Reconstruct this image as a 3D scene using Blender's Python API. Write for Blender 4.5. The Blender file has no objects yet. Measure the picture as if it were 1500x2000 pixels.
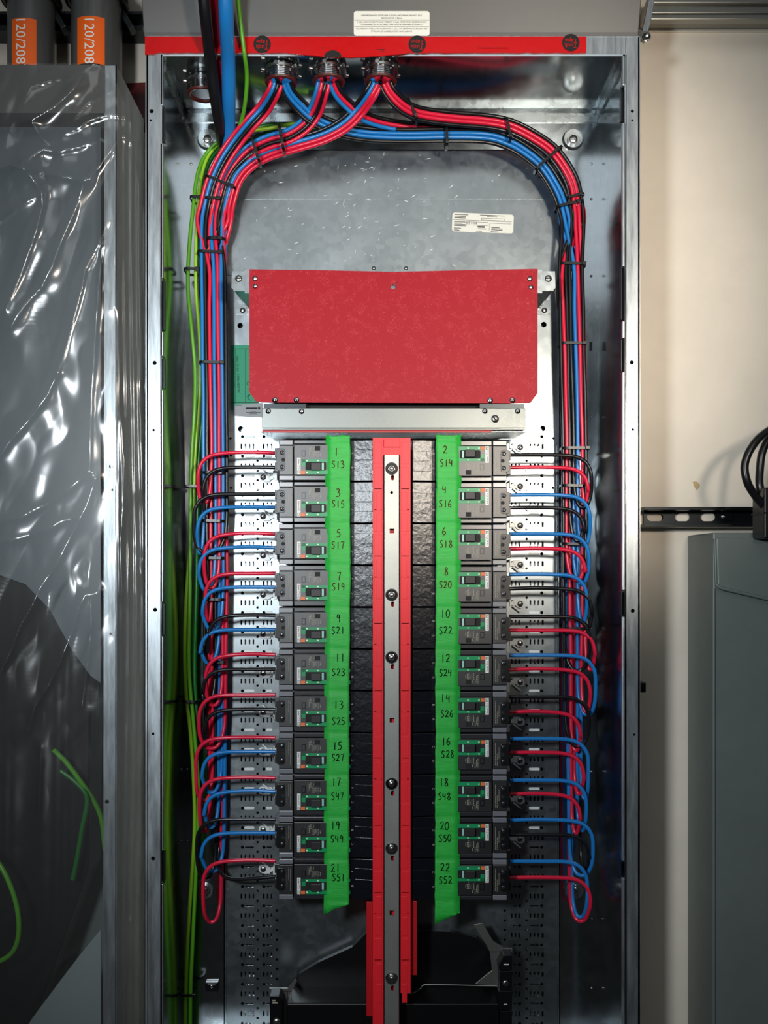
import bpy, math, random
import numpy as np
from mathutils import Vector, Matrix, noise
from mathutils.geometry import delaunay_2d_cdt

C = bpy.context.scene.collection
SC = bpy.context.scene
R = random.Random(7)

# ------------------------------------------------------------------ camera, world, lamps
F, CX, CY, D = 1800.0, 725.0, 1120.0, 2.0
cam_d = bpy.data.cameras.new('camera')
cam_d.sensor_fit = 'VERTICAL'; cam_d.sensor_height = 24.0
cam_d.lens = 24.0 * F / 2000.0
cam_d.shift_x = (750 - CX) / 2000.0
cam_d.shift_y = (CY - 1000) / 2000.0
cam_d.clip_start = 0.05
cam = bpy.data.objects.new('camera', cam_d); C.objects.link(cam)
cam.location = (0, -D, 0); cam.rotation_euler = (math.pi / 2, 0, 0)
SC.camera = cam

SC.view_settings.view_transform = 'Standard'
SC.view_settings.look = 'None'
SC.view_settings.exposure = 0.0
SC.view_settings.gamma = 1.0
SC.view_settings.use_curve_mapping = False

w = bpy.data.worlds.new('world'); SC.world = w; w.use_nodes = True
nt = w.node_tree; nt.nodes.clear()
wo = nt.nodes.new('ShaderNodeOutputWorld'); bg = nt.nodes.new('ShaderNodeBackground')
tc = nt.nodes.new('ShaderNodeTexCoord'); sp = nt.nodes.new('ShaderNodeSeparateXYZ')
rp = nt.nodes.new('ShaderNodeValToRGB')
mr = nt.nodes.new('ShaderNodeMapRange'); mr.inputs[1].default_value = -1; mr.inputs[2].default_value = 1
nt.links.new(tc.outputs['Generated'], sp.inputs[0]); nt.links.new(sp.outputs['Z'], mr.inputs[0])
nt.links.new(mr.outputs[0], rp.inputs[0]); nt.links.new(rp.outputs[0], bg.inputs[0]); nt.links.new(bg.outputs[0], wo.inputs[0])
rp.color_ramp.elements[0].position = 0.55; rp.color_ramp.elements[0].color = (0.010, 0.010, 0.011, 1)
rp.color_ramp.elements[1].position = 0.72; rp.color_ramp.elements[1].color = (0.66, 0.70, 0.72, 1)
bg.inputs[1].default_value = 0.15


def aim(o, target):
    o.rotation_euler = (Vector(target) - o.location).to_track_quat('-Z', 'Y').to_euler()


def spot(name, loc, target, watts, col, size, blend, radius):
    l = bpy.data.lights.new(name, 'SPOT'); l.energy = watts; l.color = col
    l.spot_size = math.radians(size); l.spot_blend = blend; l.shadow_soft_size = radius
    o = bpy.data.objects.new(name, l); C.objects.link(o); o.location = loc; aim(o, target)
    return o


def area(name, loc, target, watts, col, sx, sy):
    l = bpy.data.lights.new(name, 'AREA'); l.shape = 'RECTANGLE'; l.size = sx; l.size_y = sy
    l.energy = watts; l.color = col
    o = bpy.data.objects.new(name, l); C.objects.link(o); o.location = loc; aim(o, target)
    return o


spot('cool_work_lamp', (-0.74, -2.3, 0.38), (0.0, 0.1, 0.16), 158, (0.88, 0.95, 1.0), 78, 0.9, 0.14)
spot('warm_work_lamp', (0.84, -2.3, 0.52), (0.12, 0.26, 0.72), 190, (1.0, 0.89, 0.76), 46, 0.75, 0.14)
area('overhead_fill', (0.1, -3.2, 2.35), (0.1, 0.1, 0.7), 10, (0.95, 0.98, 1.0), 2.6, 1.3)  # added unseen fill, placed so its reflection brightens the upper plate

# ------------------------------------------------------------------ helpers


def P(px, py, y=0.0):
    s = (D + y) / F
    return Vector(((px - CX) * s, y, (CY - py) * s))


def S(y):
    return (D + y) / F


def lin(r, g, b):
    def f(c):
        c /= 255.0
        return c / 12.92 if c <= 0.04045 else ((c + 0.055) / 1.055) ** 2.4
    return (f(r), f(g), f(b), 1.0)


MATS = {}


def mat(name, rgb, rough=0.5, metal=0.0, var=0.0, scale=20.0, bump=0.0, bscale=80.0, spec=0.5, coat=0.0, rgb2=None, r2=None, stretch=None):
    """principled material; var mixes a second colour and roughness by noise"""
    if name in MATS:
        return MATS[name]
    m = bpy.data.materials.new(name); m.use_nodes = True
    n = m.node_tree; b = n.nodes['Principled BSDF']
    col = lin(*rgb)
    b.inputs['Base Color'].default_value = col
    b.inputs['Roughness'].default_value = rough
    b.inputs['Metallic'].default_value = metal
    b.inputs['Specular IOR Level'].default_value = spec
    b.inputs['Coat Weight'].default_value = coat
    b.inputs['Coat Roughness'].default_value = 0.1
    if var > 0 or bump > 0:
        t = n.nodes.new('ShaderNodeTexCoord')
        src = t.outputs['Object']
        if stretch:
            mp = n.nodes.new('ShaderNodeMapping'); mp.inputs['Scale'].default_value = stretch
            n.links.new(src, mp.inputs[0]); src = mp.outputs[0]
        if var > 0:
            nz = n.nodes.new('ShaderNodeTexNoise'); nz.inputs['Scale'].default_value = scale
            nz.inputs['Detail'].default_value = 6; nz.inputs['Roughness'].default_value = 0.65
            n.links.new(src, nz.inputs[0])
            cr = n.nodes.new('ShaderNodeValToRGB')
            c2 = lin(*rgb2) if rgb2 else tuple(c * (1 - var) for c in col[:3]) + (1,)
            cr.color_ramp.elements[0].position = 0.35; cr.color_ramp.elements[0].color = c2
            cr.color_ramp.elements[1].position = 0.65; cr.color_ramp.elements[1].color = col
            n.links.new(nz.outputs['Fac'], cr.inputs[0]); n.links.new(cr.outputs[0], b.inputs['Base Color'])
            if r2 is not None:
                mm = n.nodes.new('ShaderNodeMapRange')
                mm.inputs[1].default_value = 0.3; mm.inputs[2].default_value = 0.7
                mm.inputs[3].default_value = r2; mm.inputs[4].default_value = rough
                n.links.new(nz.outputs['Fac'], mm.inputs[0]); n.links.new(mm.outputs[0], b.inputs['Roughness'])
        if bump > 0:
            nb = n.nodes.new('ShaderNodeTexNoise'); nb.inputs['Scale'].default_value = bscale; nb.inputs['Detail'].default_value = 4
            n.links.new(src, nb.inputs[0])
            bp = n.nodes.new('ShaderNodeBump'); bp.inputs['Strength'].default_value = bump; bp.inputs['Distance'].default_value = 0.002
            n.links.new(nb.outputs['Fac'], bp.inputs['Height']); n.links.new(bp.outputs[0], b.inputs['Normal'])
    MATS[name] = m
    return m


def galv(name, rgb, r1, r2, spangle=60.0, bump=0.05, scratch=False):
    """zinc coated steel: spangle cells vary the colour and gloss"""
    m = bpy.data.materials.new(name); m.use_nodes = True
    n = m.node_tree; b = n.nodes['Principled BSDF']; b.inputs['Metallic'].default_value = 1.0
    t = n.nodes.new('ShaderNodeTexCoord')
    v = n.nodes.new('ShaderNodeTexVoronoi'); v.inputs['Scale'].default_value = spangle
    nz = n.nodes.new('ShaderNodeTexNoise'); nz.inputs['Scale'].default_value = 5.0; nz.inputs['Detail'].default_value = 8
    n.links.new(t.outputs['Object'], v.inputs[0]); n.links.new(t.outputs['Object'], nz.inputs[0])
    sx = n.nodes.new('ShaderNodeSeparateColor'); n.links.new(v.outputs['Color'], sx.inputs[0])
    mx = n.nodes.new('ShaderNodeMath'); mx.operation = 'MULTIPLY_ADD'; mx.inputs[1].default_value = 0.16
    n.links.new(sx.outputs[0], mx.inputs[0]); n.links.new(nz.outputs['Fac'], mx.inputs[2])
    cr = n.nodes.new('ShaderNodeValToRGB'); c = lin(*rgb)
    cr.color_ramp.elements[0].position = 0.36; cr.color_ramp.elements[0].color = tuple(k * 0.78 for k in c[:3]) + (1,)
    cr.color_ramp.elements[1].position = 0.78; cr.color_ramp.elements[1].color = c
    n.links.new(mx.outputs[0], cr.inputs[0]); n.links.new(cr.outputs[0], b.inputs['Base Color'])
    mm = n.nodes.new('ShaderNodeMapRange'); mm.inputs[1].default_value = 0.35; mm.inputs[2].default_value = 0.8
    mm.inputs[3].default_value = r1; mm.inputs[4].default_value = r2
    n.links.new(mx.outputs[0], mm.inputs[0]); n.links.new(mm.outputs[0], b.inputs['Roughness'])
    h = nz.outputs['Fac']
    bp = n.nodes.new('ShaderNodeBump'); bp.inputs['Strength'].default_value = bump; bp.inputs['Distance'].default_value = 0.004
    n.links.new(h, bp.inputs['Height']); n.links.new(bp.outputs[0], b.inputs['Normal'])
    MATS[name] = m
    return m


GALV = galv('galvanised_steel', (188, 196, 198), 0.20, 0.34, 90, 0.03)
CLIPM = mat('bright_zinc_clip', (222, 226, 224), 0.42, 0.15)
MIRR = galv('bright_galvanised_steel', (202, 210, 214), 0.10, 0.17, 50, 0.04)
PLATE = galv('plate_zinc', (158, 166, 169), 0.30, 0.40, 70, 0.04)
BARZ = galv('spangled_zinc', (122, 126, 124), 0.36, 0.5, 420, 0.02)
FRAME = mat('scuffed_zinc_flange', (188, 196, 200), 0.42, 0.85, 0.6, 26, 0.08, 60, rgb2=(152, 158, 162), r2=0.34, stretch=(3.0, 1.0, 0.35))
CHROME = mat('chrome', (215, 215, 218), 0.12, 1.0)
STEEL = mat('screw_steel', (190, 190, 188), 0.25, 1.0)
RED_W = mat('red_insulation', (214, 28, 62), 0.32)
BLUE_W = mat('blue_insulation', (28, 118, 190), 0.32)
BLACK_W = mat('black_insulation', (20, 20, 23), 0.30)
GREEN_W = mat('green_insulation', (84, 156, 30), 0.35)
GREEN_D = mat('deep_green_insulation', (18, 104, 34), 0.35)
YEL_G = mat('yellow_green_insulation', (140, 190, 40), 0.35)
BRK = mat('breaker_plastic', (14, 13, 15), 0.42, 0, 0.2, 300, 0.05, 600, spec=1.0)
BRK2 = mat('breaker_shoulder_plastic', (38, 38, 42), 0.30, spec=1.0)
BRK3 = mat('breaker_end_plastic', (108, 110, 116), 0.34, spec=1.0)
BLKP = mat('black_plastic', (9, 9, 11), 0.35)
BLKG = mat('gloss_black_plastic', (14, 15, 22), 0.27, bump=0.45, bscale=70, spec=.38)
DARK = mat('dark_void', (4, 4, 5), 0.7)
TOG = mat('toggle_plastic', (34, 31, 32), 0.5)
WHITE = mat('white_print', (235, 235, 232), 0.5)
PRINT = mat('pale_fine_print', (158, 153, 138), 0.6)
INK = mat('black_ink', (16, 16, 16), 0.7)
GHAND = mat('green_handle_frame', (14, 140, 84), 0.4)
ORANGE = mat('orange_marker', (228, 110, 48), 0.5)
TAPE = mat('green_masking_tape', (38, 178, 62), 0.55, 0, 0.18, 60, 0.25, 160, stretch=(0.4, 1, 2.5))
TUCK = mat('red_sheathing_tape', (192, 4, 8), 0.26, bump=0.3, bscale=30, spec=.3)
REDP = mat('red_moulded_plastic', (226, 36, 46), 0.36)
REDD = mat('deep_red_plastic', (178, 14, 24), 0.45)
PAPER = mat('white_label_paper', (226, 226, 216), 0.5)
GREYL = mat('grey_label_paper', (176, 178, 178), 0.5)
GCARD = mat('green_card', (58, 176, 132), 0.6)
HOODM = mat('grey_painted_steel', (84, 84, 82), 0.42, 0, 0.12, 6)
GREYP = mat('grey_enamel', (104, 113, 109), 0.42, 0, 0.14, 5, 0.02, 90)
WALLM = mat('cream_painted_wall', (234, 223, 206), 0.62, 0, 0.07, 6, 0.03, 60)
FLOORM = mat('concrete', (74, 72, 70), 0.8, 0, 0.2, 8)
PIPE = mat('grey_pipe', (92, 94, 94), 0.4, 0.3, 0.25, 12, stretch=(6, 6, 0.5))
STRUT = mat('dark_strut_steel', (52, 56, 58), 0.32, 0.9)
STRUTG = mat('grey_strut_steel', (150, 150, 144), 0.4, 0.9)
ORLAB = mat('orange_vinyl', (242, 98, 8), 0.5)


def fibre_sheet():
    m = bpy.data.materials.new('red_fibre_sheet'); m.use_nodes = True
    n = m.node_tree; b = n.nodes['Principled BSDF']; b.inputs['Roughness'].default_value = 0.5; b.inputs['Specular IOR Level'].default_value = 0.22
    t = n.nodes.new('ShaderNodeTexCoord')
    nz = n.nodes.new('ShaderNodeTexNoise'); nz.inputs['Scale'].default_value = 22; nz.inputs['Detail'].default_value = 3
    mxv = n.nodes.new('ShaderNodeMixRGB'); mxv.inputs[0].default_value = 0.10
    n.links.new(t.outputs['Object'], nz.inputs[0]); n.links.new(t.outputs['Object'], mxv.inputs[1]); n.links.new(nz.outputs['Color'], mxv.inputs[2])
    prev = None
    for k, (sc, th) in enumerate(((150, 0.018), (90, 0.011))):
        v = n.nodes.new('ShaderNodeTexVoronoi'); v.feature = 'DISTANCE_TO_EDGE'; v.inputs['Scale'].default_value = sc
        n.links.new(mxv.outputs[0], v.inputs[0])
        lt = n.nodes.new('ShaderNodeMath'); lt.operation = 'LESS_THAN'; lt.inputs[1].default_value = th
        n.links.new(v.outputs['Distance'], lt.inputs[0])
        n2 = n.nodes.new('ShaderNodeTexNoise'); n2.inputs['Scale'].default_value = 45 + 20 * k
        n.links.new(t.outputs['Object'], n2.inputs[0])
        g = n.nodes.new('ShaderNodeMath'); g.operation = 'GREATER_THAN'; g.inputs[1].default_value = 0.55
        n.links.new(n2.outputs['Fac'], g.inputs[0])
        mu = n.nodes.new('ShaderNodeMath'); mu.operation = 'MULTIPLY'
        n.links.new(lt.outputs[0], mu.inputs[0]); n.links.new(g.outputs[0], mu.inputs[1])
        if prev is None:
            prev = mu
        else:
            a = n.nodes.new('ShaderNodeMath'); a.operation = 'MAXIMUM'
            n.links.new(prev.outputs[0], a.inputs[0]); n.links.new(mu.outputs[0], a.inputs[1]); prev = a
    mc = n.nodes.new('ShaderNodeMixRGB'); mc.inputs[1].default_value = lin(162, 14, 32); mc.inputs[2].default_value = lin(196, 62, 74)
    n.links.new(prev.outputs[0], mc.inputs[0]); n.links.new(mc.outputs[0], b.inputs['Base Color'])
    return m


FIBRE = fibre_sheet()


def film():
    m = bpy.data.materials.new('clear_plastic_film'); m.use_nodes = True
    n = m.node_tree; n.nodes.clear()
    o = n.nodes.new('ShaderNodeOutputMaterial')
    tr = n.nodes.new('ShaderNodeBsdfTransparent'); tr.inputs[0].default_value = (0.90, 0.91, 0.91, 1)
    gl = n.nodes.new('ShaderNodeBsdfGlossy'); gl.inputs['Roughness'].default_value = 0.21
    df = n.nodes.new('ShaderNodeBsdfDiffuse'); df.inputs[0].default_value = (0.8, 0.8, 0.78, 1)
    lw = n.nodes.new('ShaderNodeLayerWeight'); lw.inputs[0].default_value = 0.22
    ma = n.nodes.new('ShaderNodeMath'); ma.operation = 'MULTIPLY_ADD'; ma.inputs[1].default_value = 0.6; ma.inputs[2].default_value = 0.10
    n.links.new(lw.outputs['Fresnel'], ma.inputs[0])
    m1 = n.nodes.new('ShaderNodeMixShader'); m1.inputs[0].default_value = 0.028
    n.links.new(tr.outputs[0], m1.inputs[1]); n.links.new(df.outputs[0], m1.inputs[2])
    m2 = n.nodes.new('ShaderNodeMixShader')
    n.links.new(ma.outputs[0], m2.inputs[0]); n.links.new(m1.outputs[0], m2.inputs[1]); n.links.new(gl.outputs[0], m2.inputs[2])
    n.links.new(m2.outputs[0], o.inputs[0])
    return m


FILM = film()


class MB:
    """collects shapes and links them as one mesh object"""

    def __init__(self):
        self.v = []; self.f = []; self.sm = []

    def add(self, vs, fs, smooth=False):
        o = len(self.v)
        self.v += [Vector(a) for a in vs]
        self.f += [tuple(o + i for i in f) for f in fs]
        self.sm += [smooth] * len(fs)
        return self

    def box(self, x0, x1, y0, y1, z0, z1):
        vs = [(x, y, z) for x in (x0, x1) for y in (y0, y1) for z in (z0, z1)]
        return self.add(vs, [(0, 1, 3, 2), (4, 6, 7, 5), (0, 4, 5, 1), (2, 3, 7, 6), (0, 2, 6, 4), (1, 5, 7, 3)])

    def pbox(self, px0, py0, px1, py1, y0, y1):
        a = P(px0, py0, y0); b = P(px1, py1, y0)
        return self.box(a.x, b.x, y0, y1, b.z, a.z)

    def prism(self, pts, y0, y1):
        """outline in picture units at depth y0, pushed straight back to y1"""
        a = [P(x, y, y0) for x, y in pts]
        n = len(a)
        ar = sum(a[i].x * a[(i + 1) % n].z - a[(i + 1) % n].x * a[i].z for i in range(n))
        if ar < 0:
            a.reverse()
        b = [Vector((p.x, y1, p.z)) for p in a]
        fs = [tuple(range(n)), tuple(range(2 * n - 1, n - 1, -1))]
        fs += [(i, n + i, n + (i + 1) % n, (i + 1) % n) for i in range(n)]
        return self.add(a + b, fs)

    def cyl(self, c, axis, r, h, n=20, r2=None, smooth=True):
        c = Vector(c); ax = Vector(axis).normalized()
        u = ax.orthogonal().normalized(); w_ = ax.cross(u)
        r2 = r if r2 is None else r2
        ra = [c + (u * math.cos(2 * math.pi * i / n) + w_ * math.sin(2 * math.pi * i / n)) * r for i in range(n)]
        rb = [c + ax * h + (u * math.cos(2 * math.pi * i / n) + w_ * math.sin(2 * math.pi * i / n)) * r2 for i in range(n)]
        self.add(ra + rb, [(i, (i + 1) % n, n + (i + 1) % n, n + i) for i in range(n)], smooth)
        self.add(ra, [tuple(range(n - 1, -1, -1))]); self.add(rb, [tuple(range(n))])
        return self

    def pdisc(self, px, py, y0, y1, rpx, n=16, r2=None):
        """round boss facing the viewer, axis along depth"""
        c = P(px, py, y0)
        return self.cyl(c, (0, 1, 0), rpx * S(y0) if r2 is None else r2 * S(y0), y1 - y0, n, rpx * S(y0))

    def dome(self, px, py, y0, rpx, h, n=16):
        """rounded rivet or screw head whose rim sits at depth y0"""
        c = P(px, py, y0); r = rpx * S(y0); vs = []; fs = []
        K = 5
        for k in range(K):
            a = k / K * math.pi / 2
            for i in range(n):
                t = 2 * math.pi * i / n
                vs.append((c.x + r * math.cos(a) * math.cos(t), c.y - h * math.sin(a), c.z + r * math.cos(a) * math.sin(t)))
        vs.append((c.x, c.y - h, c.z))
        for k in range(K - 1):
            for i in range(n):
                fs.append((k * n + i, k * n + (i + 1) % n, (k + 1) * n + (i + 1) % n, (k + 1) * n + i))
        for i in range(n):
            fs.append(((K - 1) * n + i, (K - 1) * n + (i + 1) % n, K * n))
        return self.add(vs, fs, True)

    def tube(self, pts, r, n=8, caps=True, closed=False, squash=None):
        pts = [Vector(p) for p in pts]
        m = len(pts); rings = []
        up = None
        for i, p in enumerate(pts):
            if closed:
                t = (pts[(i + 1) % m] - pts[i - 1])
            else:
                t = pts[min(i + 1, m - 1)] - pts[max(i - 1, 0)]
            if t.length < 1e-9:
                t = Vector((0, 0, 1))
            t.normalize()
            if up is None:
                up = Vector((0, 1, 0)) if abs(t.y) < 0.9 else Vector((1, 0, 0))
            u = (up - t * up.dot(t)).normalized(); up = u
            w_ = t.cross(u)
            rr = r[i] if isinstance(r, (list, tuple)) else r
            rings.append([p + (u * math.cos(2 * math.pi * k / n) + w_ * math.sin(2 * math.pi * k / n)) * rr for k in range(n)])
        vs = [q for ring in rings for q in ring]
        fs = []
        for i in range(m if closed else m - 1):
            a = i * n; b = ((i + 1) % m) * n
            fs += [(a + k, a + (k + 1) % n, b + (k + 1) % n, b + k) for k in range(n)]
        self.add(vs, fs, True)
        if caps and not closed:
            self.add(rings[0], [tuple(range(n - 1, -1, -1))]); self.add(rings[-1], [tuple(range(n))])
        return self

    def plate(self, outer, holes, y0, y1):
        """flat plate with cut-through holes"""
        loops = [outer] + holes
        vs = []; ed = []; owner = []
        for li, lp in enumerate(loops):
            o = len(vs)
            for k, (x, y) in enumerate(lp):
                q = P(x, y, y0); vs.append(Vector((q.x, q.z))); owner.append(li)
                ed.append((o + k, o + (k + 1) % len(lp)))
        rv, re_, rf, ov, _, _ = delaunay_2d_cdt(vs, ed, [], 1, 1e-7)
        own = [set(owner[k] for k in o_) for o_ in ov]
        fr = []
        for f in rf:
            s = own[f[0]] & own[f[1]] & own[f[2]]
            if any(k > 0 for k in s):
                continue
            fr.append(f)
        n = len(rv)
        front = [(q.x, y0, q.y) for q in rv]; back = [(q.x, y1, q.y) for q in rv]
        self.add(front + back, [tuple(f) for f in fr] + [tuple(n + i for i in reversed(f)) for f in fr])
        for lp in loops:
            a = [P(x, y, y0) for x, y in lp]; m = len(a)
            self.add(a + [Vector((q.x, y1, q.z)) for q in a], [(i, (i + 1) % m, m + (i + 1) % m, m + i) for i in range(m)])
        return self

    def build(self, name, material, parent=None, bevel=0.0, kind=None, label=None, cat=None, group=None, origin=None):
        me = bpy.data.meshes.new(name)
        if parent is not None:
            o0 = WL[parent.name]
        elif origin is not None:
            o0 = Vector(origin)
        else:
            n = max(1, len(self.v))
            xs = [q.x for q in self.v]; ys = [q.y for q in self.v]; zs = [q.z for q in self.v]
            o0 = Vector(((min(xs) + max(xs)) / 2, max(ys), (min(zs) + max(zs)) / 2))
        me.from_pydata([tuple(q - o0) for q in self.v], [], self.f)
        me.update()
        for p, s in zip(me.polygons, self.sm):
            p.use_smooth = s
        import bmesh as _b
        bm = _b.new(); bm.from_mesh(me); _b.ops.recalc_face_normals(bm, faces=bm.faces); bm.to_mesh(me); bm.free()
        me.materials.append(material)
        o = bpy.data.objects.new(name, me); C.objects.link(o)
        if parent is not None:
            o.parent = parent; WL[o.name] = o0
        else:
            o.location = o0; WL[o.name] = o0
        if bevel:
            md = o.modifiers.new('soft_edge', 'BEVEL'); md.width = bevel; md.segments = 2; md.limit_method = 'ANGLE'
        if kind: o['kind'] = kind
        if label: o['label'] = label
        if cat: o['category'] = cat
        if group: o['group'] = group
        return o


WL = {}


def thing(name, label, cat, loc, group=None):
    o = bpy.data.objects.new(name, None); C.objects.link(o); o.location = loc; WL[o.name] = Vector(loc)
    o.empty_display_size = 0.02
    o['label'] = label; o['category'] = cat
    if group: o['group'] = group
    return o


def smooth_path(pts, n=6):
    """Catmull-Rom through the points"""
    p = [Vector(a) for a in pts]
    p = [p[0] * 2 - p[1]] + p + [p[-1] * 2 - p[-2]]
    out = []
    for i in range(1, len(p) - 2):
        a, b, c, d = p[i - 1], p[i], p[i + 1], p[i + 2]
        for k in range(n):
            t = k / n
            out.append(0.5 * ((2 * b) + (c - a) * t + (2 * a - 5 * b + 4 * c - d) * t * t + (3 * b - a - 3 * c + d) * t ** 3))
    out.append(p[-2])
    return out


def letters(text, px, py, y, wpx, hpx, ang, material, parent, name='lettering', spacing=1.0, fine=0):
    """flat lettering centred on a picture point, fitted to a size, turned by ang degrees anticlockwise"""
    cu = bpy.data.curves.new('t', 'FONT'); cu.body = text; cu.align_x = 'CENTER'; cu.space_line = spacing; cu.resolution_u = 2
    ob = bpy.data.objects.new('t', cu); C.objects.link(ob)
    bpy.context.view_layer.update()
    me = bpy.data.meshes.new_from_object(ob.evaluated_get(bpy.context.evaluated_depsgraph_get()))
    bpy.data.objects.remove(ob); bpy.data.curves.remove(cu)
    vs = [v.co.copy() for v in me.vertices]; fs = [tuple(p.vertices) for p in me.polygons]
    bpy.data.meshes.remove(me)
    x0 = min(v.x for v in vs); x1 = max(v.x for v in vs); y0 = min(v.y for v in vs); y1 = max(v.y for v in vs)
    s = S(y); sx = wpx * s / max(1e-6, x1 - x0); sy = hpx * s / max(1e-6, y1 - y0)
    a = math.radians(ang); c = P(px, py, y); out = []
    for v in vs:
        u = (v.x - (x0 + x1) / 2) * sx; q = (v.y - (y0 + y1) / 2) * sy
        out.append((c.x + u * math.cos(a) - q * math.sin(a), y, c.z + u * math.sin(a) + q * math.cos(a)))
    mb = MB(); mb.add(out, fs)
    o = mb.build(name, material, parent)
    if fine:
        import bmesh
        bm = bmesh.new(); bm.from_mesh(o.data)
        bmesh.ops.triangulate(bm, faces=bm.faces)
        for _ in range(5):
            lg_ = [e for e in bm.edges if e.calc_length() > fine]
            if not lg_:
                break
            bmesh.ops.subdivide_edges(bm, edges=lg_, cuts=1)
            bmesh.ops.triangulate(bm, faces=bm.faces)
        bm.to_mesh(o.data); bm.free()
    return o


def copy_tree(root, name=None):
    r = root.copy(); C.objects.link(r)
    for ch in list(root.children):
        c = ch.copy(); C.objects.link(c); c.parent = r
        for g in list(ch.children):
            d = g.copy(); C.objects.link(d); d.parent = c
    return r


def rrect(x0, y0, x1, y1, r, n=4):
    out = []
    for cx, cy, a0 in ((x1 - r, y0 + r, -90), (x1 - r, y1 - r, 0), (x0 + r, y1 - r, 90), (x0 + r, y0 + r, 180)):
        for k in range(n + 1):
            a = math.radians(a0 + 90 * k / n)
            out.append((cx + r * math.cos(a), cy + r * math.sin(a)))
    return out


def circ(x, y, r, n=8):
    return [(x + r * math.cos(2 * math.pi * k / n), y + r * math.sin(2 * math.pi * k / n)) for k in range(n)]


# ------------------------------------------------------------------ the setting
MB().box(-1.6, 1.9, 0.262, 0.36, -1.5, 2.4).build('wall_back', WALLM, kind='structure')
q = P(0, 62, 0.258)
MB().box(-1.6, 1.9, 0.257, 0.262, q.z, 2.4).build('trim_1', WALLM, kind='structure', bevel=0.001)
MB().box(-3.0, 3.0, -3.4, 0.40, -1.6, -1.5).build('floor', FLOORM, kind='structure')

# ------------------------------------------------------------------ big enclosure
ENC = thing('electrical_enclosure', 'tall open galvanised electrical enclosure full of red, blue and black wires', 'enclosure', (0.04, 0.262, -1.2))
XL, XR, ZT, ZB = -0.454, 0.550, 1.1225, -1.2
YB = 0.24
MB().box(XL - .004, XR + .004, YB, YB + .004, ZB, ZT).build('back_panel', MIRR, ENC)
MB().box(XL - .004, XL, 0.0, YB, ZB, ZT).build('side_panel', MIRR, ENC)
MB().box(XR, XR + .004, 0.0, YB, ZB, ZT).build('side_panel', MIRR, ENC)
MB().box(XL - .004, XR + .004, 0.0, YB, ZT, ZT + .004).build('top_panel', MIRR, ENC)
MB().box(XL - .004, XR + .004, 0.0, YB, ZB - .004, ZB).build('bottom_panel', MIRR, ENC)
m = MB()
a = P(361, 221, .236); b = P(1166, 238, .236)
m.box(a.x, b.x, .236, .24, b.z, a.z)
m.build('top_back_flange', GALV, ENC)
# flange faces, with screw holes cut through
hl = [circ(296, 217, 4.2, 12), circ(294, 235, 2.4, 8), circ(302, 709, 4, 12), circ(300, 840, 2.6, 8), circ(303, 1191, 4, 12), circ(299, 1433, 2.8, 8), circ(299, 1677, 4, 12)]
MB().plate([(286, 72), (313, 72), (313, 2240), (288, 2240)], hl, 0.0, 0.004).build('flange_left', FRAME, ENC)
MB().pbox(284, 95, 289, 2240, 0.0, 0.24).build('outer_side', FRAME, ENC)
hr = [circ(1235, 217, 3.2, 10), circ(1235, 235, 2.2, 8), circ(1234, 708, 4, 12), circ(1236, 839, 2.6, 8), circ(1236, 1193, 4, 12), circ(1239, 1435, 2.6, 8)]
MB().plate([(1222, 72), (1249, 72), (1250, 2240), (1225, 2240)], hr, 0.0, 0.004).build('flange_right', FRAME, ENC)
MB().pbox(1246, 72, 1250.5, 2240, 0.0, 0.24).build('outer_side', FRAME, ENC)
MB().pbox(313.5, 72, 1221.5, 106, 0.0, 0.004).build('flange_top', FRAME, ENC)
MB().pbox(286, 70, 1249, 71.8, -0.001, 0.24).build('outer_top', FRAME, ENC)
# turned-in lips, broken by the cover notches
for x0, x1, segs in ((313, 318, ((106, 205), (280, 542), (648, 695), (762, 1175), (1243, 1660), (1727, 2240))),
                     (1216, 1222, ((106, 166), (240, 520), (627, 660), (727, 1152), (1205, 1681), (1716, 2240)))):
    for s0, s1 in segs:
        MB().pbox(x0, s0, x1, s1, 0.0, 0.012).build('flange_lip', FRAME, ENC, bevel=0.0008)
for x0, x1, segs in ((313, 321, ((205, 280), (542, 648), (695, 762), (1175, 1243), (1660, 1727))),
                     (1213, 1222, ((166, 240), (520, 627), (660, 727), (1152, 1205), (1681, 1716)))):
    for s0, s1 in segs:
        m = MB(); m.pbox(x0, s0 + 2, x1, s1 - 2, 0.016, 0.022)
        e = x1 - 1.6 if x0 < 700 else x0
        m.pbox(e, s0 + 4, e + 1.6, s1 - 4, 0.006, 0.02)
        m.build('cover_notch', STRUT, ENC)
# corner braces and dimples
for sx in (XL + .002, XR - .002):
    MB().box(sx - .002, sx + .002, 0.02, YB, ZT - .022, ZT - .001).build('corner_flange', GALV, ENC)
m = MB()
for px, py in ((1132, 205), (1132, 228), (1155, 320), (1155, 389), (1155, 539), (1155, 815), (1155, 1228), (1155, 1507), (1156, 1795), (1156, 1930), (391, 206), (373, 320), (366, 1503), (366, 1643)):
    m.dome(px, py, 0.2395, 2.6, 0.0016, 8)
m.build('spot_weld', GALV, ENC)
m = MB(); m.pbox(1152, 668, 1157, 684, .237, .24); m.build('slot', STRUT, ENC)
for px, py in ((405, 270), (1120, 270), (398, 1738), (1122, 1738)):
    bo = MB().pdisc(px, py, .232, .2399, 21, 24, 18).build('mounting_washer', GALV, ENC)
    m = MB(); m.pdisc(px, py + 1, .222, .233, 11, 6); m.dome(px, py + 1, .222, 8, .003); m.build('mounting_bolt', STEEL, bo)
m = MB(); m.pbox(1250.5, 1333, 1262, 1353, 0.05, 0.09); m.pdisc(1256, 1343, .045, .05, 5); m.build('side_clip', BLKP, ENC, bevel=.002)

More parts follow.
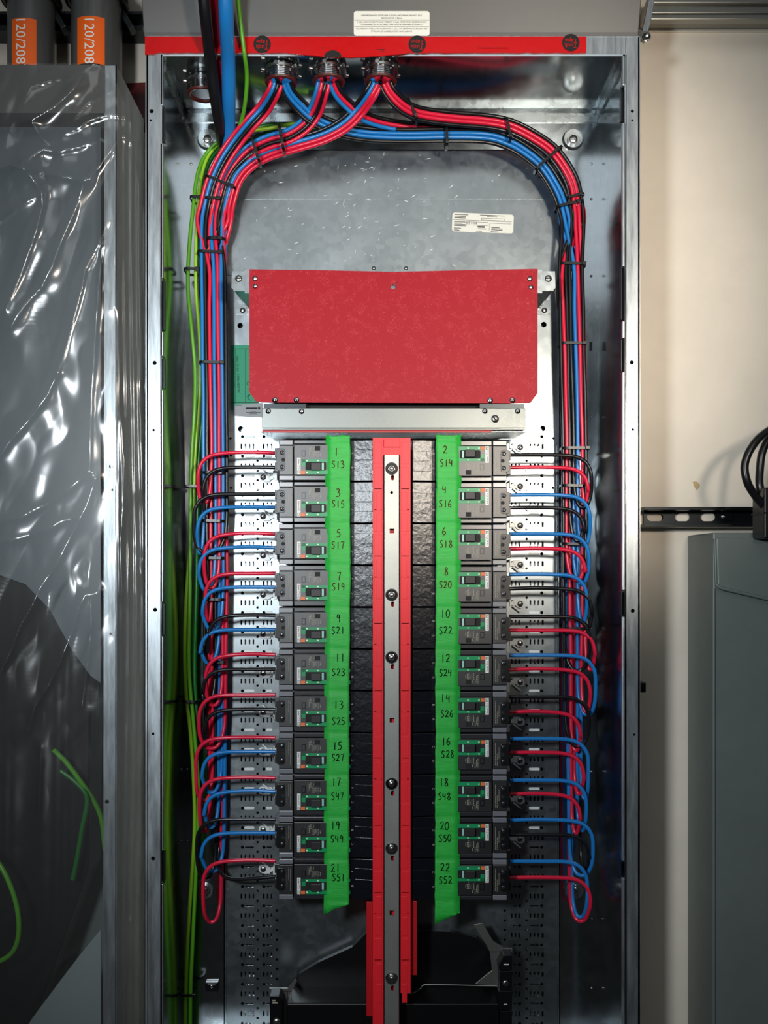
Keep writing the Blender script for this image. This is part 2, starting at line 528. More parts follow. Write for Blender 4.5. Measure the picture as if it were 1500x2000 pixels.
# drip hood above
z0 = P(0, 71, 0).z
HS = .10
HOOD = thing('drip_hood', 'dark grey sloping drip hood over the top of the open enclosure', 'hood', (0.04, 0.25, z0))
m = MB()
xa, xb = P(281, 0, 0).x, P(1247, 0, 0).x
vs = []
for x in (xa, xb):
    vs += [(x, 0.0, z0), (x, 0.25, z0), (x, 0.25, z0 + .32), (x, -HS - .002, z0 + .32), (x, -.002, z0 + .008)]
m.add(vs, [(0, 1, 2, 3, 4), (9, 8, 7, 6, 5), (0, 5, 6, 1), (1, 6, 7, 2), (2, 7, 8, 3), (3, 8, 9, 4), (4, 9, 5, 0)])
m.build('hood_body', HOODM, HOOD, bevel=.002)
m = MB(); m.pbox(1242, 150 - 90, 1268, 78, .02, .03); m.build('side_tab', HOODM, HOOD)
m = MB(); m.dome(1263, 72, .02, 8, .01); m.pdisc(1263, 72, .02, .03, 9); m.build('hood_screw', STEEL, HOOD)


# warning label lies in the slope of the hood front
def on_hood(px, py):
    sl = -HS / .312
    for _ in range(3):
        pass
    # solve for depth on the slope
    y = 0.0
    for _ in range(30):
        z = (CY - py) * (D + y) / F
        y = -.002 + sl * (z - z0 - .008)
    return P(px, py, y)


def hood_quad(mb, px0, py0, px1, py1, lift):
    nrm = Vector((0, -.312, -HS)).normalized()
    a_ = [on_hood(px0, py1), on_hood(px1, py1), on_hood(px1, py0), on_hood(px0, py0)]
    mb.add([p + nrm * lift for p in a_], [(0, 1, 2, 3)])


HL = MB()
nrm = Vector((0, -.312, -HS)).normalized()
cs = [on_hood(x, y) for x, y in rrect(691, 22, 839, 70, 5)]
HL.add([p + nrm * .0012 for p in cs] + [p - nrm * .001 for p in cs],
       [tuple(range(len(cs)))] + [(i, (i + 1) % len(cs), len(cs) + (i + 1) % len(cs), len(cs) + i) for i in range(len(cs))])
HLo = HL.build('warning_label', PAPER, HOOD, label='white printed label, upside down')
m = MB()
hood_quad(m, 692, 39.0, 838, 39.9, .0018); hood_quad(m, 692, 52.3, 838, 53.2, .0018)
m.build('ruling', INK, HLo)
WL[HLo.name] = WL[HOOD.name]
for txt, pyc, wpx in (('TYPE 2 RATING WHEN DRIP HOOD IS INSTALLED ON PANELBOARD', 30.5, 119), ('TYPE 1 ENCLOSURE', 35.5, 40),
                      ('LOS GABINETES MARCADOS TIPO 1 RECIBEN UNA CLASIFICACION TIPO 2', 43.2, 136), ('CUANDO TIENEN INSTALADA UNA CUBIERTA DE ESCURRIMIENTO', 48.4, 120),
                      ('LES COFFRETS MARQUES DU TYPE 1 CHANGENT AU TYPE 2 LORSQU\'UN', 56.4, 138), ('AUVENT ANTI-EGOUTTEMENT EST INSTALLE', 61.4, 80)):
    t = letters(txt, 765, pyc, 0, wpx, 3.0, 180, INK, HLo)
    sl = -HS / .312
    for v in t.data.vertices:
        wv = v.co + WL[HOOD.name]
        px = wv.x / S(0) + CX; py = CY - wv.z / S(0)
        v.co = on_hood(px, py) + nrm * .0018 - WL[HOOD.name]

# red sheathing tape along the top flange
TT = thing('sheathing_tape', 'shiny red sheathing tape stuck along the top flange of the open enclosure', 'tape', P(715, 72, -.003))
m = MB(); top = []; bot = []
N = 60
for i in range(N + 1):
    px = 283 + (1145 - 283) * i / N
    sag = 0
    if 560 < px < 800:
        sag = 9 * math.sin((px - 560) / 240 * math.pi)
    edge = 1.2 * noise.noise(Vector((px * .05, 0, 0)))
    top.append(P(px, 71 + edge * .3, -.0035)); bot.append(P(px, (106 if px < 310 else 103) + sag + edge, -.0035 - sag * .0002))
vs = top + bot + [p + Vector((0, .003, 0)) for p in top] + [p + Vector((0, .003, 0)) for p in bot]
n = N + 1
m.add(vs, [(i, i + 1, n + i + 1, n + i) for i in range(N)] + [(n + i, n + i + 1, 3 * n + i + 1, 3 * n + i) for i in range(N)]
      + [(2 * n + i, 2 * n + i + 1, i + 1, i) for i in range(N)] + [(0, n, 3 * n, 2 * n), (N, 2 * N + 1, 4 * N + 3, 3 * N + 2)])
m.build('tape_strip', TUCK, TT)
for px, py in ((512, 86), (815, 86), (1115, 83)):
    d = MB().pdisc(px, py, -.0044, -.0038, 17, 28).build('round_emblem', INK, TT)
    letters('Tuck\nTape', px, py, -.0048, 25, 20, 176, TUCK, d, spacing=.8)
m = MB(); m.pbox(628, 93, 695, 94.2, -.0044, -.004); m.pbox(640, 95.5, 690, 96.3, -.0044, -.004); m.pbox(933, 93, 992, 94, -.0044, -.004)
m.pbox(736, 96, 752, 97, -.0044, -.004); m.pbox(734, 99, 751, 100, -.0044, -.004)
m.build('tape_print', INK, TT)
for x, y in ((650, 108),):
    m = MB(); m.prism([(x + 17 * math.cos(math.radians(a_)), y + 3 - 13 * math.sin(math.radians(a_))) for a_ in range(0, 181, 15)], -.0062, -.0058); m.build('round_emblem', INK, TT)
MB().prism([(236, 163), (284, 161), (284, 258), (236, 258)],   .250, .252).build('sheathing_tape', mat('shaded_red_tape', (96, 6, 6), .4), label='square shade-darkened red patch of tape in the gap beside the plastic-wrapped enclosure', cat='tape')  # red tape with the shade of the gap put into its colour

# ------------------------------------------------------------------ perforated mounting plate
YP = .215
BP = thing('mounting_plate', 'galvanised mounting plate with punched slots behind the breakers', 'plate', P(765, 2200, .238))
holes = []; TONG = []
PITCH = 38.2


def slot(x, y, w_=3.2, h=10):
    return rrect(x - w_ / 2, y - h / 2, x + w_ / 2, y + h / 2, 1.0, 1)


for k in range(-7, 27):
    y = 1101 + PITCH * k
    if y > 2080:
        break
    if y > 860:
        for x in (471.5, 479.3, 487.2, 495):
            holes.append(slot(x, y))
        for x in (515, 522.6, 530.2):
            holes.append(slot(x, y))
        holes.append(slot(1036, y)); holes.append(slot(1044, y)); holes.append(slot(1051.5, y)); holes.append(slot(1060, y, 4))
        for x in (999.5, 1007, 1014):
            holes.append(slot(x, y))
        yk = y - PITCH / 2
        for x0, x1, hx in ((477, 497, 473.5), (519, 532, 515.5), (1033, 1054, 1058), (1000, 1012, 1015)):
            if x0 == 1000 and y < 1700:
                continue
            holes.append(circ(hx, yk, 3.2))
            if y < 1660:
                TONG.append((x0, yk, x1))
            else:
                holes.append(rrect(min(x0, x1) + 1.5, yk - 1.5, x1 - 1, yk + 1.5, 1, 1))
    for dy in (9, 28):
        if y + dy > 866:
            holes.append(circ(503, y + dy, 2.6)); holes.append(circ(1028.5, y + dy, 2.6))
            if y + dy > 1770:
                holes.append(circ(541, y + dy, 2.8)); holes.append(circ(986, y + dy, 2.6))
for x, y, r in ((469, 636, 5.5), (1062, 634, 5.5), (470, 838, 5.5), (1060, 837, 5.5), (1077, 838, 0), (1081, 856, 2.4), (450, 856, 2.4), (451, 890, 2.4), (451, 953, 2.4), (1080, 890, 2.4), (1080, 953, 2.4)):
    if r:
        holes.append(circ(x, y, r, 12))
MB().plate([(437, 292), (1094, 292), (1094, 2200), (437, 2200)], holes, YP, YP + .002).build('perforated_sheet', PLATE, BP)
m = MB(); m.pbox(437, 292, 439, 2200, YP, .238); m.pbox(1092, 292, 1094, 2200, YP, .238); m.pbox(437, 292, 1094, 294, YP, .238)
m.build('turned_edge', GALV, BP)
m = MB(); m.pbox(1088, 870, 1089.2, 2200, YP - .0012, YP); m.pbox(441, 870, 442.2, 2200, YP - .0012, YP); m.pbox(437, 535, 456, 537, YP - .003, YP)
m.pbox(440, 388, 1080, 389.2, YP - .0008, YP)
m.build('pressed_crease', GALV, BP)
m = MB()
for px, py in ((730, 524), (793, 524)):
    m.dome(px, py, YP, 4, .003, 10)
m.build('rivet', STEEL, BP)
m = MB()
for x0, yk, x1 in TONG:
    m.prism(rrect(x0, yk - 2.6, x1, yk + 2.6, 2, 2), YP - .0012, YP)
o_ = m.build('punched_tongue', CLIPM, BP, bevel=.0004); o_['kind'] = 'stuff'
m = MB(); rs = random.Random(11)
for k in range(95):
    x = rs.choice((rs.uniform(455, 1075), rs.gauss(780, 60), rs.gauss(640, 90))); y = rs.uniform(300, 522)
    if not 450 < x < 1080 or (875 < x < 1010 and 405 < y < 465):
        continue
    L_ = rs.uniform(2, 13); a_ = rs.choice((-.35, -.5, .1, -1.2)) + rs.uniform(-.3, .3); w_ = rs.uniform(.35, .9)
    dx, dy = math.cos(a_), math.sin(a_)
    m.prism([(x, y), (x + dx * L_ * .5 - dy * w_, y + dy * L_ * .5 + dx * w_), (x + dx * L_, y + dy * L_), (x + dx * L_ * .5 + dy * w_, y + dy * L_ * .5 - dx * w_)], YP - .0003, YP)
o_ = m.build('scratch', CLIPM, BP); o_['kind'] = 'stuff'
# stuck-on data label
lab = []
for x, y in rrect(-60, -18.5, 60, 18.5, 5):
    a_ = math.radians(2.2)
    lab.append((943 + x * math.cos(a_) - y * math.sin(a_), 435.5 + x * math.sin(a_) + y * math.cos(a_)))
LB = MB().prism(lab, YP - .0007, YP).build('data_label', PAPER, BP, label='white printed rating label')


def rot(x, y):
    a_ = math.radians(2.2)
    return (943 + x * math.cos(a_) - y * math.sin(a_), 435.5 + x * math.sin(a_) + y * math.cos(a_))


def bar(mb, x0, y0, x1, y1, y):
    mb.prism([rot(x0, y0), rot(x1, y0), rot(x1, y1), rot(x0, y1)], y, y + .0003)


m = MB(); yl = YP - .0011
bar(m, -58, -4.6, 56, -4.0, yl)
for x0, y0, x1, y1 in ((-3, -9.6, 43, -9.1), (-3, -5.9, 43, -5.4), (-3, -9.6, -2.5, -5.4), (42.5, -9.6, 43, -5.4), (-32, -1.5, 10, -1.0), (-32, -1.5, -31.5, 5), (-32, 4.6, 10, 5.0), (13, -.5, 13.5, 14), (13, -.5, 56, 0)):
    bar(m, x0, y0, x1, y1, yl)
for x0, w_, y0 in ((-56, 27, -15.4), (-56, 23, -12.1), (-56, 22, -8.8), (-6, 48, -16), (8, 20, -13.3), (-56, 22, -1), (-56, 15, 1.4), (-56, 22, 3.8), (-56, 24, 6.2), (-56, 14, 11), (-56, 6, 13), (-56, 11, 15), (17, 16, 7.5), (17, 22, 9.8), (17, 22, 12), (-9, 16, 11), (-13, 12, 15.5), (16, 15, 16)):
    bar(m, x0, y0, x0 + w_, y0 + 1.1, yl)
m.build('label_rule', INK, LB)
lx, ly = rot(-22, 1.2)
letters('HCP 1 LINE', lx, ly, yl, 22, 4, -2.2, INK, LB)
m = MB(); bar(m, -10, 5.8, 4, 9.2, yl); m.build('label_emblem', mat('emblem_grey', (70, 76, 66), .6), LB)

GC = thing('order_card', 'green order card tucked behind the left edge of the red shield sheet', 'card', P(465, 800, YP))
m = MB(); m.prism([(450, 674), (505, 674), (505, 800), (452, 800)], YP - .0016, YP - .0006); m.build('card_sheet', GCARD, GC)
m = MB()
for x0, y0, x1, y1 in ((453, 681, 505, 682), (453, 682, 453.8, 800), (460, 682, 460.8, 786), (479, 682, 479.8, 786), (451, 786, 505, 787.2)):
    m.pbox(x0, y0, x1, y1, YP - .002, YP - .0016)
m.build('card_rule', mat('dark_green_ink', (10, 70, 40), .6), GC)
letters('Sales Order: 103864867/60', 465, 731, YP - .002, 72, 4.6, -88, INK, GC)
letters('Customer PO: panelboard order', 457, 729, YP - .002, 55, 3, -88, INK, GC)
m = MB()
for st in ([(483, 746), (488, 747), (487, 752), (483, 751), (482, 747)], [(484, 760), (488, 758), (486, 764)], [(482, 775), (488, 770), (484, 778), (490, 782)]):
    m.tube(smooth_path([P(x, y, YP - .002) for x, y in st], 4), .0006, 5)
m.build('scribble', INK, GC)
GL = thing('inspection_label', 'small grey printed label overlapping the bottom of the green order card', 'label', P(484, 800, YP))
m = MB(); m.prism([(457, 791), (512, 787), (512, 815), (457, 812)], YP - .003, YP - .002); m.build('label_sheet', GREYL, GL)
m = MB()
m.pbox(480, 795, 503, 799, YP - .0034, YP - .003); m.pbox(489, 803, 500, 803.8, YP - .0034, YP - .003); m.pbox(481, 805, 510, 805.8, YP - .0034, YP - .003); m.pbox(487, 808, 502, 808.8, YP - .0034, YP - .003); m.pbox(460, 791.5, 472, 792.2, YP - .0034, YP - .003)
m.pbox(504, 794.5, 508, 799.5, YP - .0034, YP - .003)
m.build('label_print', INK, GL)

# ------------------------------------------------------------------ red shield over the lugs
SH = thing('lug_shield', 'wide red fibre shield sheet on galvanised brackets above the two breaker rows', 'shield', P(768, 838, YP))
YS = .055
m = MB()
m.plate([(487, 526), (640, 528), (768, 531), (900, 528), (1050, 525), (1050, 768), (1036, 787), (1000, 787.5), (510, 786), (499, 783), (487, 766)],
        [circ(768, 560, 5, 12), circ(774, 553, 2, 8)], YS, YS + .0025)
m.build('shield_sheet', FIBRE, SH)
m = MB(); m.pbox(755, 545, 782, 575, YS + .006, YS + .008); m.build('backing_tab', GALV, SH)
for sgn in (-1, 1):
    def X(x):
        return x if sgn < 0 else 1537 - x
    m = MB()
    m.prism([(X(453), 530), (X(486), 530), (X(486), 568), (X(458), 568), (X(452), 562)], YS + .006, YS + .009)
    m.pbox(min(X(478), X(489)), 527, max(X(478), X(489)), 572, YS + .003, YS + .006)
    # leg going back to the plate
    a_ = [P(X(453), 530, YS + .008), P(X(456), 568, YS + .008), P(X(492), 566, .21), P(X(492), 540, .21)]
    off = Vector((.002 * -sgn, 0, 0))
    m.add(a_ + [p + off for p in a_], [(0, 1, 2, 3), (7, 6, 5, 4), (0, 4, 5, 1), (1, 5, 6, 2), (2, 6, 7, 3), (3, 7, 4, 0)])
    a_ = [P(X(458), 568, YS + .008), P(X(486), 568, YS + .008), P(X(505), 625, .21), P(X(486), 608, .21)]
    off = Vector((0, 0, .002))
    m.add(a_ + [p + off for p in a_], [(0, 1, 2, 3), (7, 6, 5, 4), (0, 4, 5, 1), (1, 5, 6, 2), (2, 6, 7, 3), (3, 7, 4, 0)])
    m.prism([(X(461), 586), (X(505), 586), (X(505), 614), (X(461), 614)], YP - .0035, YP - .0005)
    br = m.build('side_bracket', GALV, SH)
    m = MB(); m.dome(X(466), 544, YS + .006, 7, .003); m.build('bracket_screw', STEEL, br)
    m = MB(); m.dome(X(474), 606, YP - .0035, 5.5, .003); m.build('bracket_screw', STEEL, br)
    m = MB(); m.pbox(X(466) - 5, 543.2, X(466) + 5, 544.8, YS + .0025, YS + .004); m.build('screw_slot', DARK, br)
for px, py, r in ((498, 544, 5.5), (498.5, 559, 5), (1035, 544.5, 5.5), (1037, 561, 5), (537, 781, 6), (579, 781, 6), (957.5, 782, 6), (1001, 781.5, 6)):
    MB().dome(px, py, YS, r, .003).build('sheet_rivet', CHROME if py > 700 else STEEL, SH)
m = MB()
m.pbox(512, 797, 1026, 836, YS + .004, YS + .0065)
m.box(P(512, 0, YS).x, P(1026, 0, YS).x, YS + .004, YS + .03, P(0, 839, YS).z, P(0, 836, YS).z)
m.box(P(512, 0, YS).x, P(1026, 0, YS).x, YS + .004, YS + .03, P(0, 799, YS).z, P(0, 797, YS).z)
BR = m.build('cross_bar', BARZ, SH, bevel=.0008)
for px, py in ((524, 803), (589, 803.5), (947, 803), (1011, 803)):
    MB().dome(px, py, YS + .004, 5.5, .003).build('bar_rivet', CHROME, BR)
m = MB(); m.dome(967, 818, YS + .004, 7.5, .0035); m.build('bar_screw', STEEL, BR)
m = MB(); m.prism([(961, 813), (963, 811.5), (973, 823), (971, 824.5)], YS - .0004, YS + .003); m.build('bar_screw_slot', DARK, BR)
m = MB(); m.pbox(515, 789, 598, 796, YS + .006, YS + .012); m.pbox(937, 789, 1024, 796, YS + .006, YS + .012); m.build('hinge_strip', STRUT, SH)
m = MB(); m.pbox(598, 786, 937, 800, YS + .03, YS + .032); m.build('inner_barrier', DARK, SH)
m = MB()
a_ = [P(505, 843, YS + .02), P(1030, 843, YS + .02), P(1003, 857, .20), P(530, 857, .20)]
m.add(a_ + [p + Vector((0, 0, .0022)) for p in a_], [(0, 1, 2, 3), (7, 6, 5, 4), (0, 4, 5, 1), (1, 5, 6, 2), (2, 6, 7, 3), (3, 7, 4, 0)])
m.build('bottom_shelf', GALV, SH)
m = MB(); m.pbox(512, 840.5, 960, 844.5, YS + .012, YS + .0135); m.build('red_reflection_strip', REDD, SH)  # red strip painted in for the reddish reflection on the lower flange

# ------------------------------------------------------------------ busbar cover down the middle
BB = thing('busbar_stack', 'bright red busbar cover with a grey metal strap bolted down its centre', 'busbar cover', P(765, 2200, YP))
YC = .056
m = MB()
for x0, x1, yb in ((728, 749, 2200), (781, 802, 1940)):
    m.pbox(x0, 855, x1, yb, YC, .20)
m.pbox(728, 855, 802, 889, YC + .001, .20); m.pbox(749, 880, 781, 2200, YC + .008, .20)
for x0, x1 in ((731, 746), (784, 799)):
    y = 860
    k = 0
    while y < 1900:
        m.pbox(x0, y + 3, x1, y + 46, YC - .0008, YC)
        if k % 3 != 0:
            m.pbox(x0 + (4 if x0 < 760 else 1), y + 52, x1 - (1 if x0 < 760 else 4), y + 88, YC - .0014, YC)
        y += 49.5 if k % 3 == 0 else 41
        k += 1
m.pbox(750, 858, 781, 873, YC - .003, YC); 
m.build('red_cover', REDP, BB, bevel=.0006)
for x0, y0, x1, y1 in ((715.5, 1762, 728, 1985), (802, 1760, 814.5, 1905)):
    MB().pbox(x0, y0, x1, y1, YC + .02, .2).build('side_insulator', REDD, BB, bevel=.001)
ht = []
for y in (1037, 1407, 1783):
    ht.append([(761, y - 4.5), (770, y - 4.5), (770, y + 4.5), (761, y + 4.5)])
ht.append(circ(765, 962, 3, 10))
bolts = (915, 1162, 1284, 1531, 1658, 1912)
for y in bolts:
    ht.append(rrect(763.5, y + 13, 770, y + 23, 2.8, 3))
ST = MB().plate([(749.5, 889), (780.5, 889), (780.5, 2200), (749.5, 2200)], ht, YC - .008, YC - .0055).build('centre_strap', mat('dull_zinc_strap', (168, 168, 162), .42, .75, .12, 12), BB)
m = MB(); m.pbox(749.5, 889, 751, 2200, YC - .008, YC + .008); m.pbox(779, 889, 780.5, 2200, YC - .008, YC + .008); m.build('strap_edge', FRAME, BB)
for y in bolts:
    w_ = MB(); w_.pdisc(765, y, YC - .0105, YC - .008, 12.5, 24, 11); w_ = w_.build('washer', CHROME, BB)
    m = MB(); m.pdisc(765, y, YC - .0175, YC - .0105, 7, 6, 6); m.dome(765, y, YC - .0175, 4.5, .002); m.build('hex_bolt', STEEL, w_)

# ------------------------------------------------------------------ circuit breakers
LEFT = [(1, 'R', 'K'), (3, 'K', 'B'), (5, 'R', 'B'), (7, 'R', 'B'), (9, 'K', 'B'), (11, 'R', 'K'), (13, 'R', 'K'), (15, 'R', 'B'), (17, 'R', 'B'), (19, 'K', 'B'), (21, 'R', 'K')]
RIGHT = [(2, 'K', 'R'), (4, 'B', 'K'), (6, 'B', 'R'), (8, 'B', 'K'), (10, 'K', 'R'), (12, 'B', 'R'), (14, 'K', 'R'), (16, 'B', 'R'), (18, 'B', 'R'), (20, 'B', 'K'), (22, 'B', 'R')]
YF = .060
O0 = Vector((P(636, 899, YF).x, YP, P(636, 899, YF).z))
BK = thing('circuit_breaker', '', 'circuit breaker', O0, 'circuit breakers on the busbar')
m = MB(); m.pbox(545, 860, 684, 938, .074, YP)
m.build('body', BRK, BK, bevel=.0015)
for q_ in ((545, 859.5, 572, 869, .063), (545, 928.5, 572, 938, .063), (574, 859.5, 684, 867, .0655), (574, 928.5, 684, 938, .0655)):
    m = MB(); m.pbox(*q_, .09); m.build('shoulder', BRK3 if q_[0] < 570 else BRK2, BK, bevel=.0012)
m = MB(); m.pbox(545, 870, 572, 927.5, .0615, .1); LC = m.build('load_cover', BRK, BK, bevel=.001)
m = MB(); m.pbox(574, 868, 684, 927.5, YF, .09); FP = m.build('faceplate', BRK, BK, bevel=.001)
m = MB(); m.prism(rrect(539.5, 876, 557, 919.5, 5), .0606, .1); TB = m.build('terminal_block', BLKP, BK, bevel=.0008)
for py in (884, 912):
    m = MB(); m.dome(551, py, .0606, 4.6, .0012, 12); sc = m.build('terminal_screw', mat('dark_screw', (70, 70, 74), .3, .9), TB)
    m = MB(); m.prism([(547.5, py + 2), (548.5, py + 3), (554.5, py - 2), (553.5, py - 3)], .0588, .0596); m.build('screw_slot', DARK, TB)
m = MB(); m.pdisc(553, 898, .0600, .0608, 3.6, 12); m.build('test_hole', DARK, TB)
for py in (884, 912):
    m = MB(); m.pbox(536.5, py - 9, 546, py + 9, .078, .145); m.build('terminal_lug', BRK, BK, bevel=.001)
m = MB()
m.pbox(589, 897, 684, 902.3, YF - .0006, YF); m.pbox(597, 919, 684, 926.3, YF - .0006, YF); m.pbox(589, 897, 596.5, 910.5, YF - .0006, YF)
HF = m.build('handle_frame', GHAND, BK, label='green outline around the handle')
for x in (599.5, 621):
    for y in (899.6, 922.6):
        MB().pdisc(x, y, YF - .0010, YF - .0006, 1.5, 8).build('frame_mark', WHITE, HF)
m = MB(); m.prism(rrect(596.5, 902.5, 637, 918.8, 3), YF - .0004, YF + .001); HW = m.build('handle_well', DARK, BK)
m = MB(); m.pbox(607, 903.5, 626.5, 918, YF - .009, YF); m.build('handle', TOG, BK, bevel=.001)
m = MB(); m.pbox(628.5, 904, 632.5, 917.5, YF - .0014, YF); m.build('on_mark', mat('pale_teal_mark', (150, 196, 186), .4), BK, label='pale mark beside the handle')
m = MB(); m.pbox(588, 919.5, 595.8, 926, YF - .0008, YF); m.build('test_marker', ORANGE, BK, label='small orange square')
m = MB(); m.pbox(580.3, 894, 587, 926.3, YF - .0006, YF); NP = m.build('nameplate', WHITE, BK, label='white lettered nameplate')
letters('SQUARE', 583.7, 906.3, YF - .001, 21, 4.2, 90, INK, NP)
m = MB(); m.pbox(581.2, 919.2, 586.2, 925, YF - .0009, YF - .0006); lg = m.build('emblem', INK, NP)
m = MB(); m.pbox(582, 920, 585.4, 924.2, YF - .0012, YF - .0009); m.build('emblem_field', WHITE, NP)
letters('D', 583.7, 922.1, YF - .0015, 2.4, 2.8, 90, INK, NP)
m = MB(); m.pbox(615, 871, 625, 879.5, YF - .001, YF); m.build('trip_button', DARK, BK)
m = MB(); m.plate([(589, 879.5), (597, 879.5), (597, 892), (589, 892)], [[(590.4, 881), (595.6, 881), (595.6, 890.5), (590.4, 890.5)]], YF - .0007, YF); m.build('rating_window', BLKP, BK)
m = MB()
rr = random.Random(3)
for x, y0, y1 in ((601, 873, 890), (603.6, 875, 888), (606.5, 872, 882), (609, 880, 893), (611.5, 874, 879), (613, 882, 893), (616.5, 882, 890), (619, 881, 894), (622, 882, 892), (625, 884, 890)):
    yy = y0
    while yy < y1:
        ln = rr.uniform(1.2, 3.5)
        m.pbox(x, yy, x + 1.0, min(y1, yy + ln), YF - .0003, YF); yy += ln + rr.uniform(.5, 1.2)
for x, y0, y1 in ((560, 890, 912), (563.5, 876, 900), (567, 877, 921)):
    yy = y0
    while yy < y1:
        ln = rr.uniform(1.2, 3.5)
        m.pbox(x, yy, x + .8, min(y1, yy + ln), .0615 - .0003, .0615); yy += ln + rr.uniform(.5, 1.2)
m.build('fine_print', PRINT, BK)
m = MB()
def wedge(px0, py0, px1, py1, ya, yb_, yback):
    a_ = [P(px0, py0, ya), P(px1, py0, yb_), P(px1, py1, yb_), P(px0, py1, ya)]
    k_ = [Vector((p.x, yback, p.z)) for p in a_]
    m.add(a_ + k_, [(0, 1, 2, 3), (7, 6, 5, 4), (0, 4, 5, 1), (1, 5, 6, 2), (2, 6, 7, 3), (3, 7, 4, 0)])
pts_ = [(684, .0675), (692, .0675), (729, .0622)]
a_ = [P(x, 859.5, y) for x, y in pts_] + [P(729, 859.5, .2), P(684, 859.5, .2)]
k_ = [Vector((p.x, p.y, P(0, 938.6, .06).z)) for p in a_]
t_ = [Vector((p.x, p.y, P(0, 859.5, .06).z)) for p in a_]
m.add(t_ + k_, [(0, 1, 2, 3, 4), (9, 8, 7, 6, 5)] + [(i, 5 + i, 5 + (i + 1) % 5, (i + 1) % 5) for i in range(5)])
wedge(693, 878, 728, 898, .0668, .0612, .08)
wedge(693, 899.5, 728, 918, .0670, .0614, .08)
LE = m.build('line_end', BLKG, BK, bevel=.0008)
PH = {'R': 'A', 'K': 'B', 'B': 'C'}
pitch = 82 * S(YF)
ph_mesh = {}
for c in 'ABC':
    t = letters(c, 688, 899, .0672, 3.4, 4.6, 90, PRINT, BK)
    ph_mesh[c] = t.data
    bpy.data.objects.remove(t)
order = [(r, 0) for r in range(11)] + [(r, 1) for r in range(11)]
cxw = P(767.5, 0, YF).x
for r, side in order:
    num, u, l = (LEFT, RIGHT)[side][r]
    o = BK if (r, side) == (0, 0) else copy_tree(BK)
    x = O0.x if side == 0 else 2 * cxw - O0.x
    o.location = (x, YP, O0.z - pitch * r)
    if side:
        o.rotation_euler = (0, math.pi, 0)
    o['label'] = 'black circuit breaker with green-framed handle beside number %d on the green tape' % num
for r, side in order:
    pass
roots = [o for o in C.objects if o.get('category') == 'circuit breaker']
roots.sort(key=lambda o: (o.rotation_euler.y > 1, -o.location.z))
for i, o in enumerate(roots):
    side, r = divmod(i, 11)
    num, u, l = (LEFT, RIGHT)[side][r]
    for k, c in enumerate((u, l)):
        me = ph_mesh[PH[c]]
        t = bpy.data.objects.new('phase_letter', me); C.objects.link(t); t.parent = o
        dz = (14 if k == 0 else -14) * S(YF)
        t.location = (0, 0, dz if side == 0 else -dz)

# ------------------------------------------------------------------ spring clips beside the breakers
def clip_shape(side, mb, px, py):
    s = 1 if side == 0 else -1
    a = [(px + s * x, py + s * y) for x, y in ((-8, -6), (-2, -8.5), (5, -7), (9, -3), (14, 6), (13, 9), (2, 9), (-6, 6), (-9, 0))]
    mb.prism(a, YP - .006, YP - .0045)
    b = [(px + s * x, py + s * y) for x, y in ((9, -3), (26, -3), (26, 1), (14, 6))]
    mb.prism(b, YP - .0065, YP - .0045)
    b = [(px + s * x, py + s * y) for x, y in ((-3, -15), (0, -15.5), (15, -4), (12, -2))]
    mb.prism(b, YP - .012, YP - .0105)
    b = [(px + s * x, py + s * y) for x, y in ((20, -14), (27, -14), (27, 6), (22, 8))]
    mb.prism(b, YP - .03, YP - .028)
    mb.box(P(px + s * 23, 0, YP).x - .0015, P(px + s * 23, 0, YP).x + .0015, YP - .03, YP - .0001, P(0, py + 5, YP).z, P(0, py - 10, YP).z)
    mb.pdisc(px, py, YP - .0046, YP, 4)


def clip(side, px, py, label, first):
    if first is None:
        t = thing('spring_clip', label, 'clip', P(px, py, YP), 'clips at the breaker ends')
        m = MB(); clip_shape(side, m, px, py); m.build('clip_plate', CLIPM, t, bevel=.0004)
        m = MB(); m.dome(px, py, YP - .006, 6, .003); s_ = m.build('clip_screw', STEEL, t)
        m = MB(); m.prism([(px - 4, py + 1.5), (px - 3, py + 3), (px + 4, py - 1.5), (px + 3, py - 3)], YP - .0094, YP - .0085); m.build('screw_slot', DARK, t)
        return t
    o = copy_tree(first); o.location = P(px, py, YP); o['label'] = label
    return o


for side in (0, 1):
    first = None
    for r in range(11):
        num = (LEFT, RIGHT)[side][r][0]
        lb = 'galvanised clip with screw on the mounting plate, next to breaker number %d' % num
        o = clip(side, 514 if side == 0 else 1016, (932 if side == 0 else 873.5) + 76.35 * r, lb, first)
        first = first or o

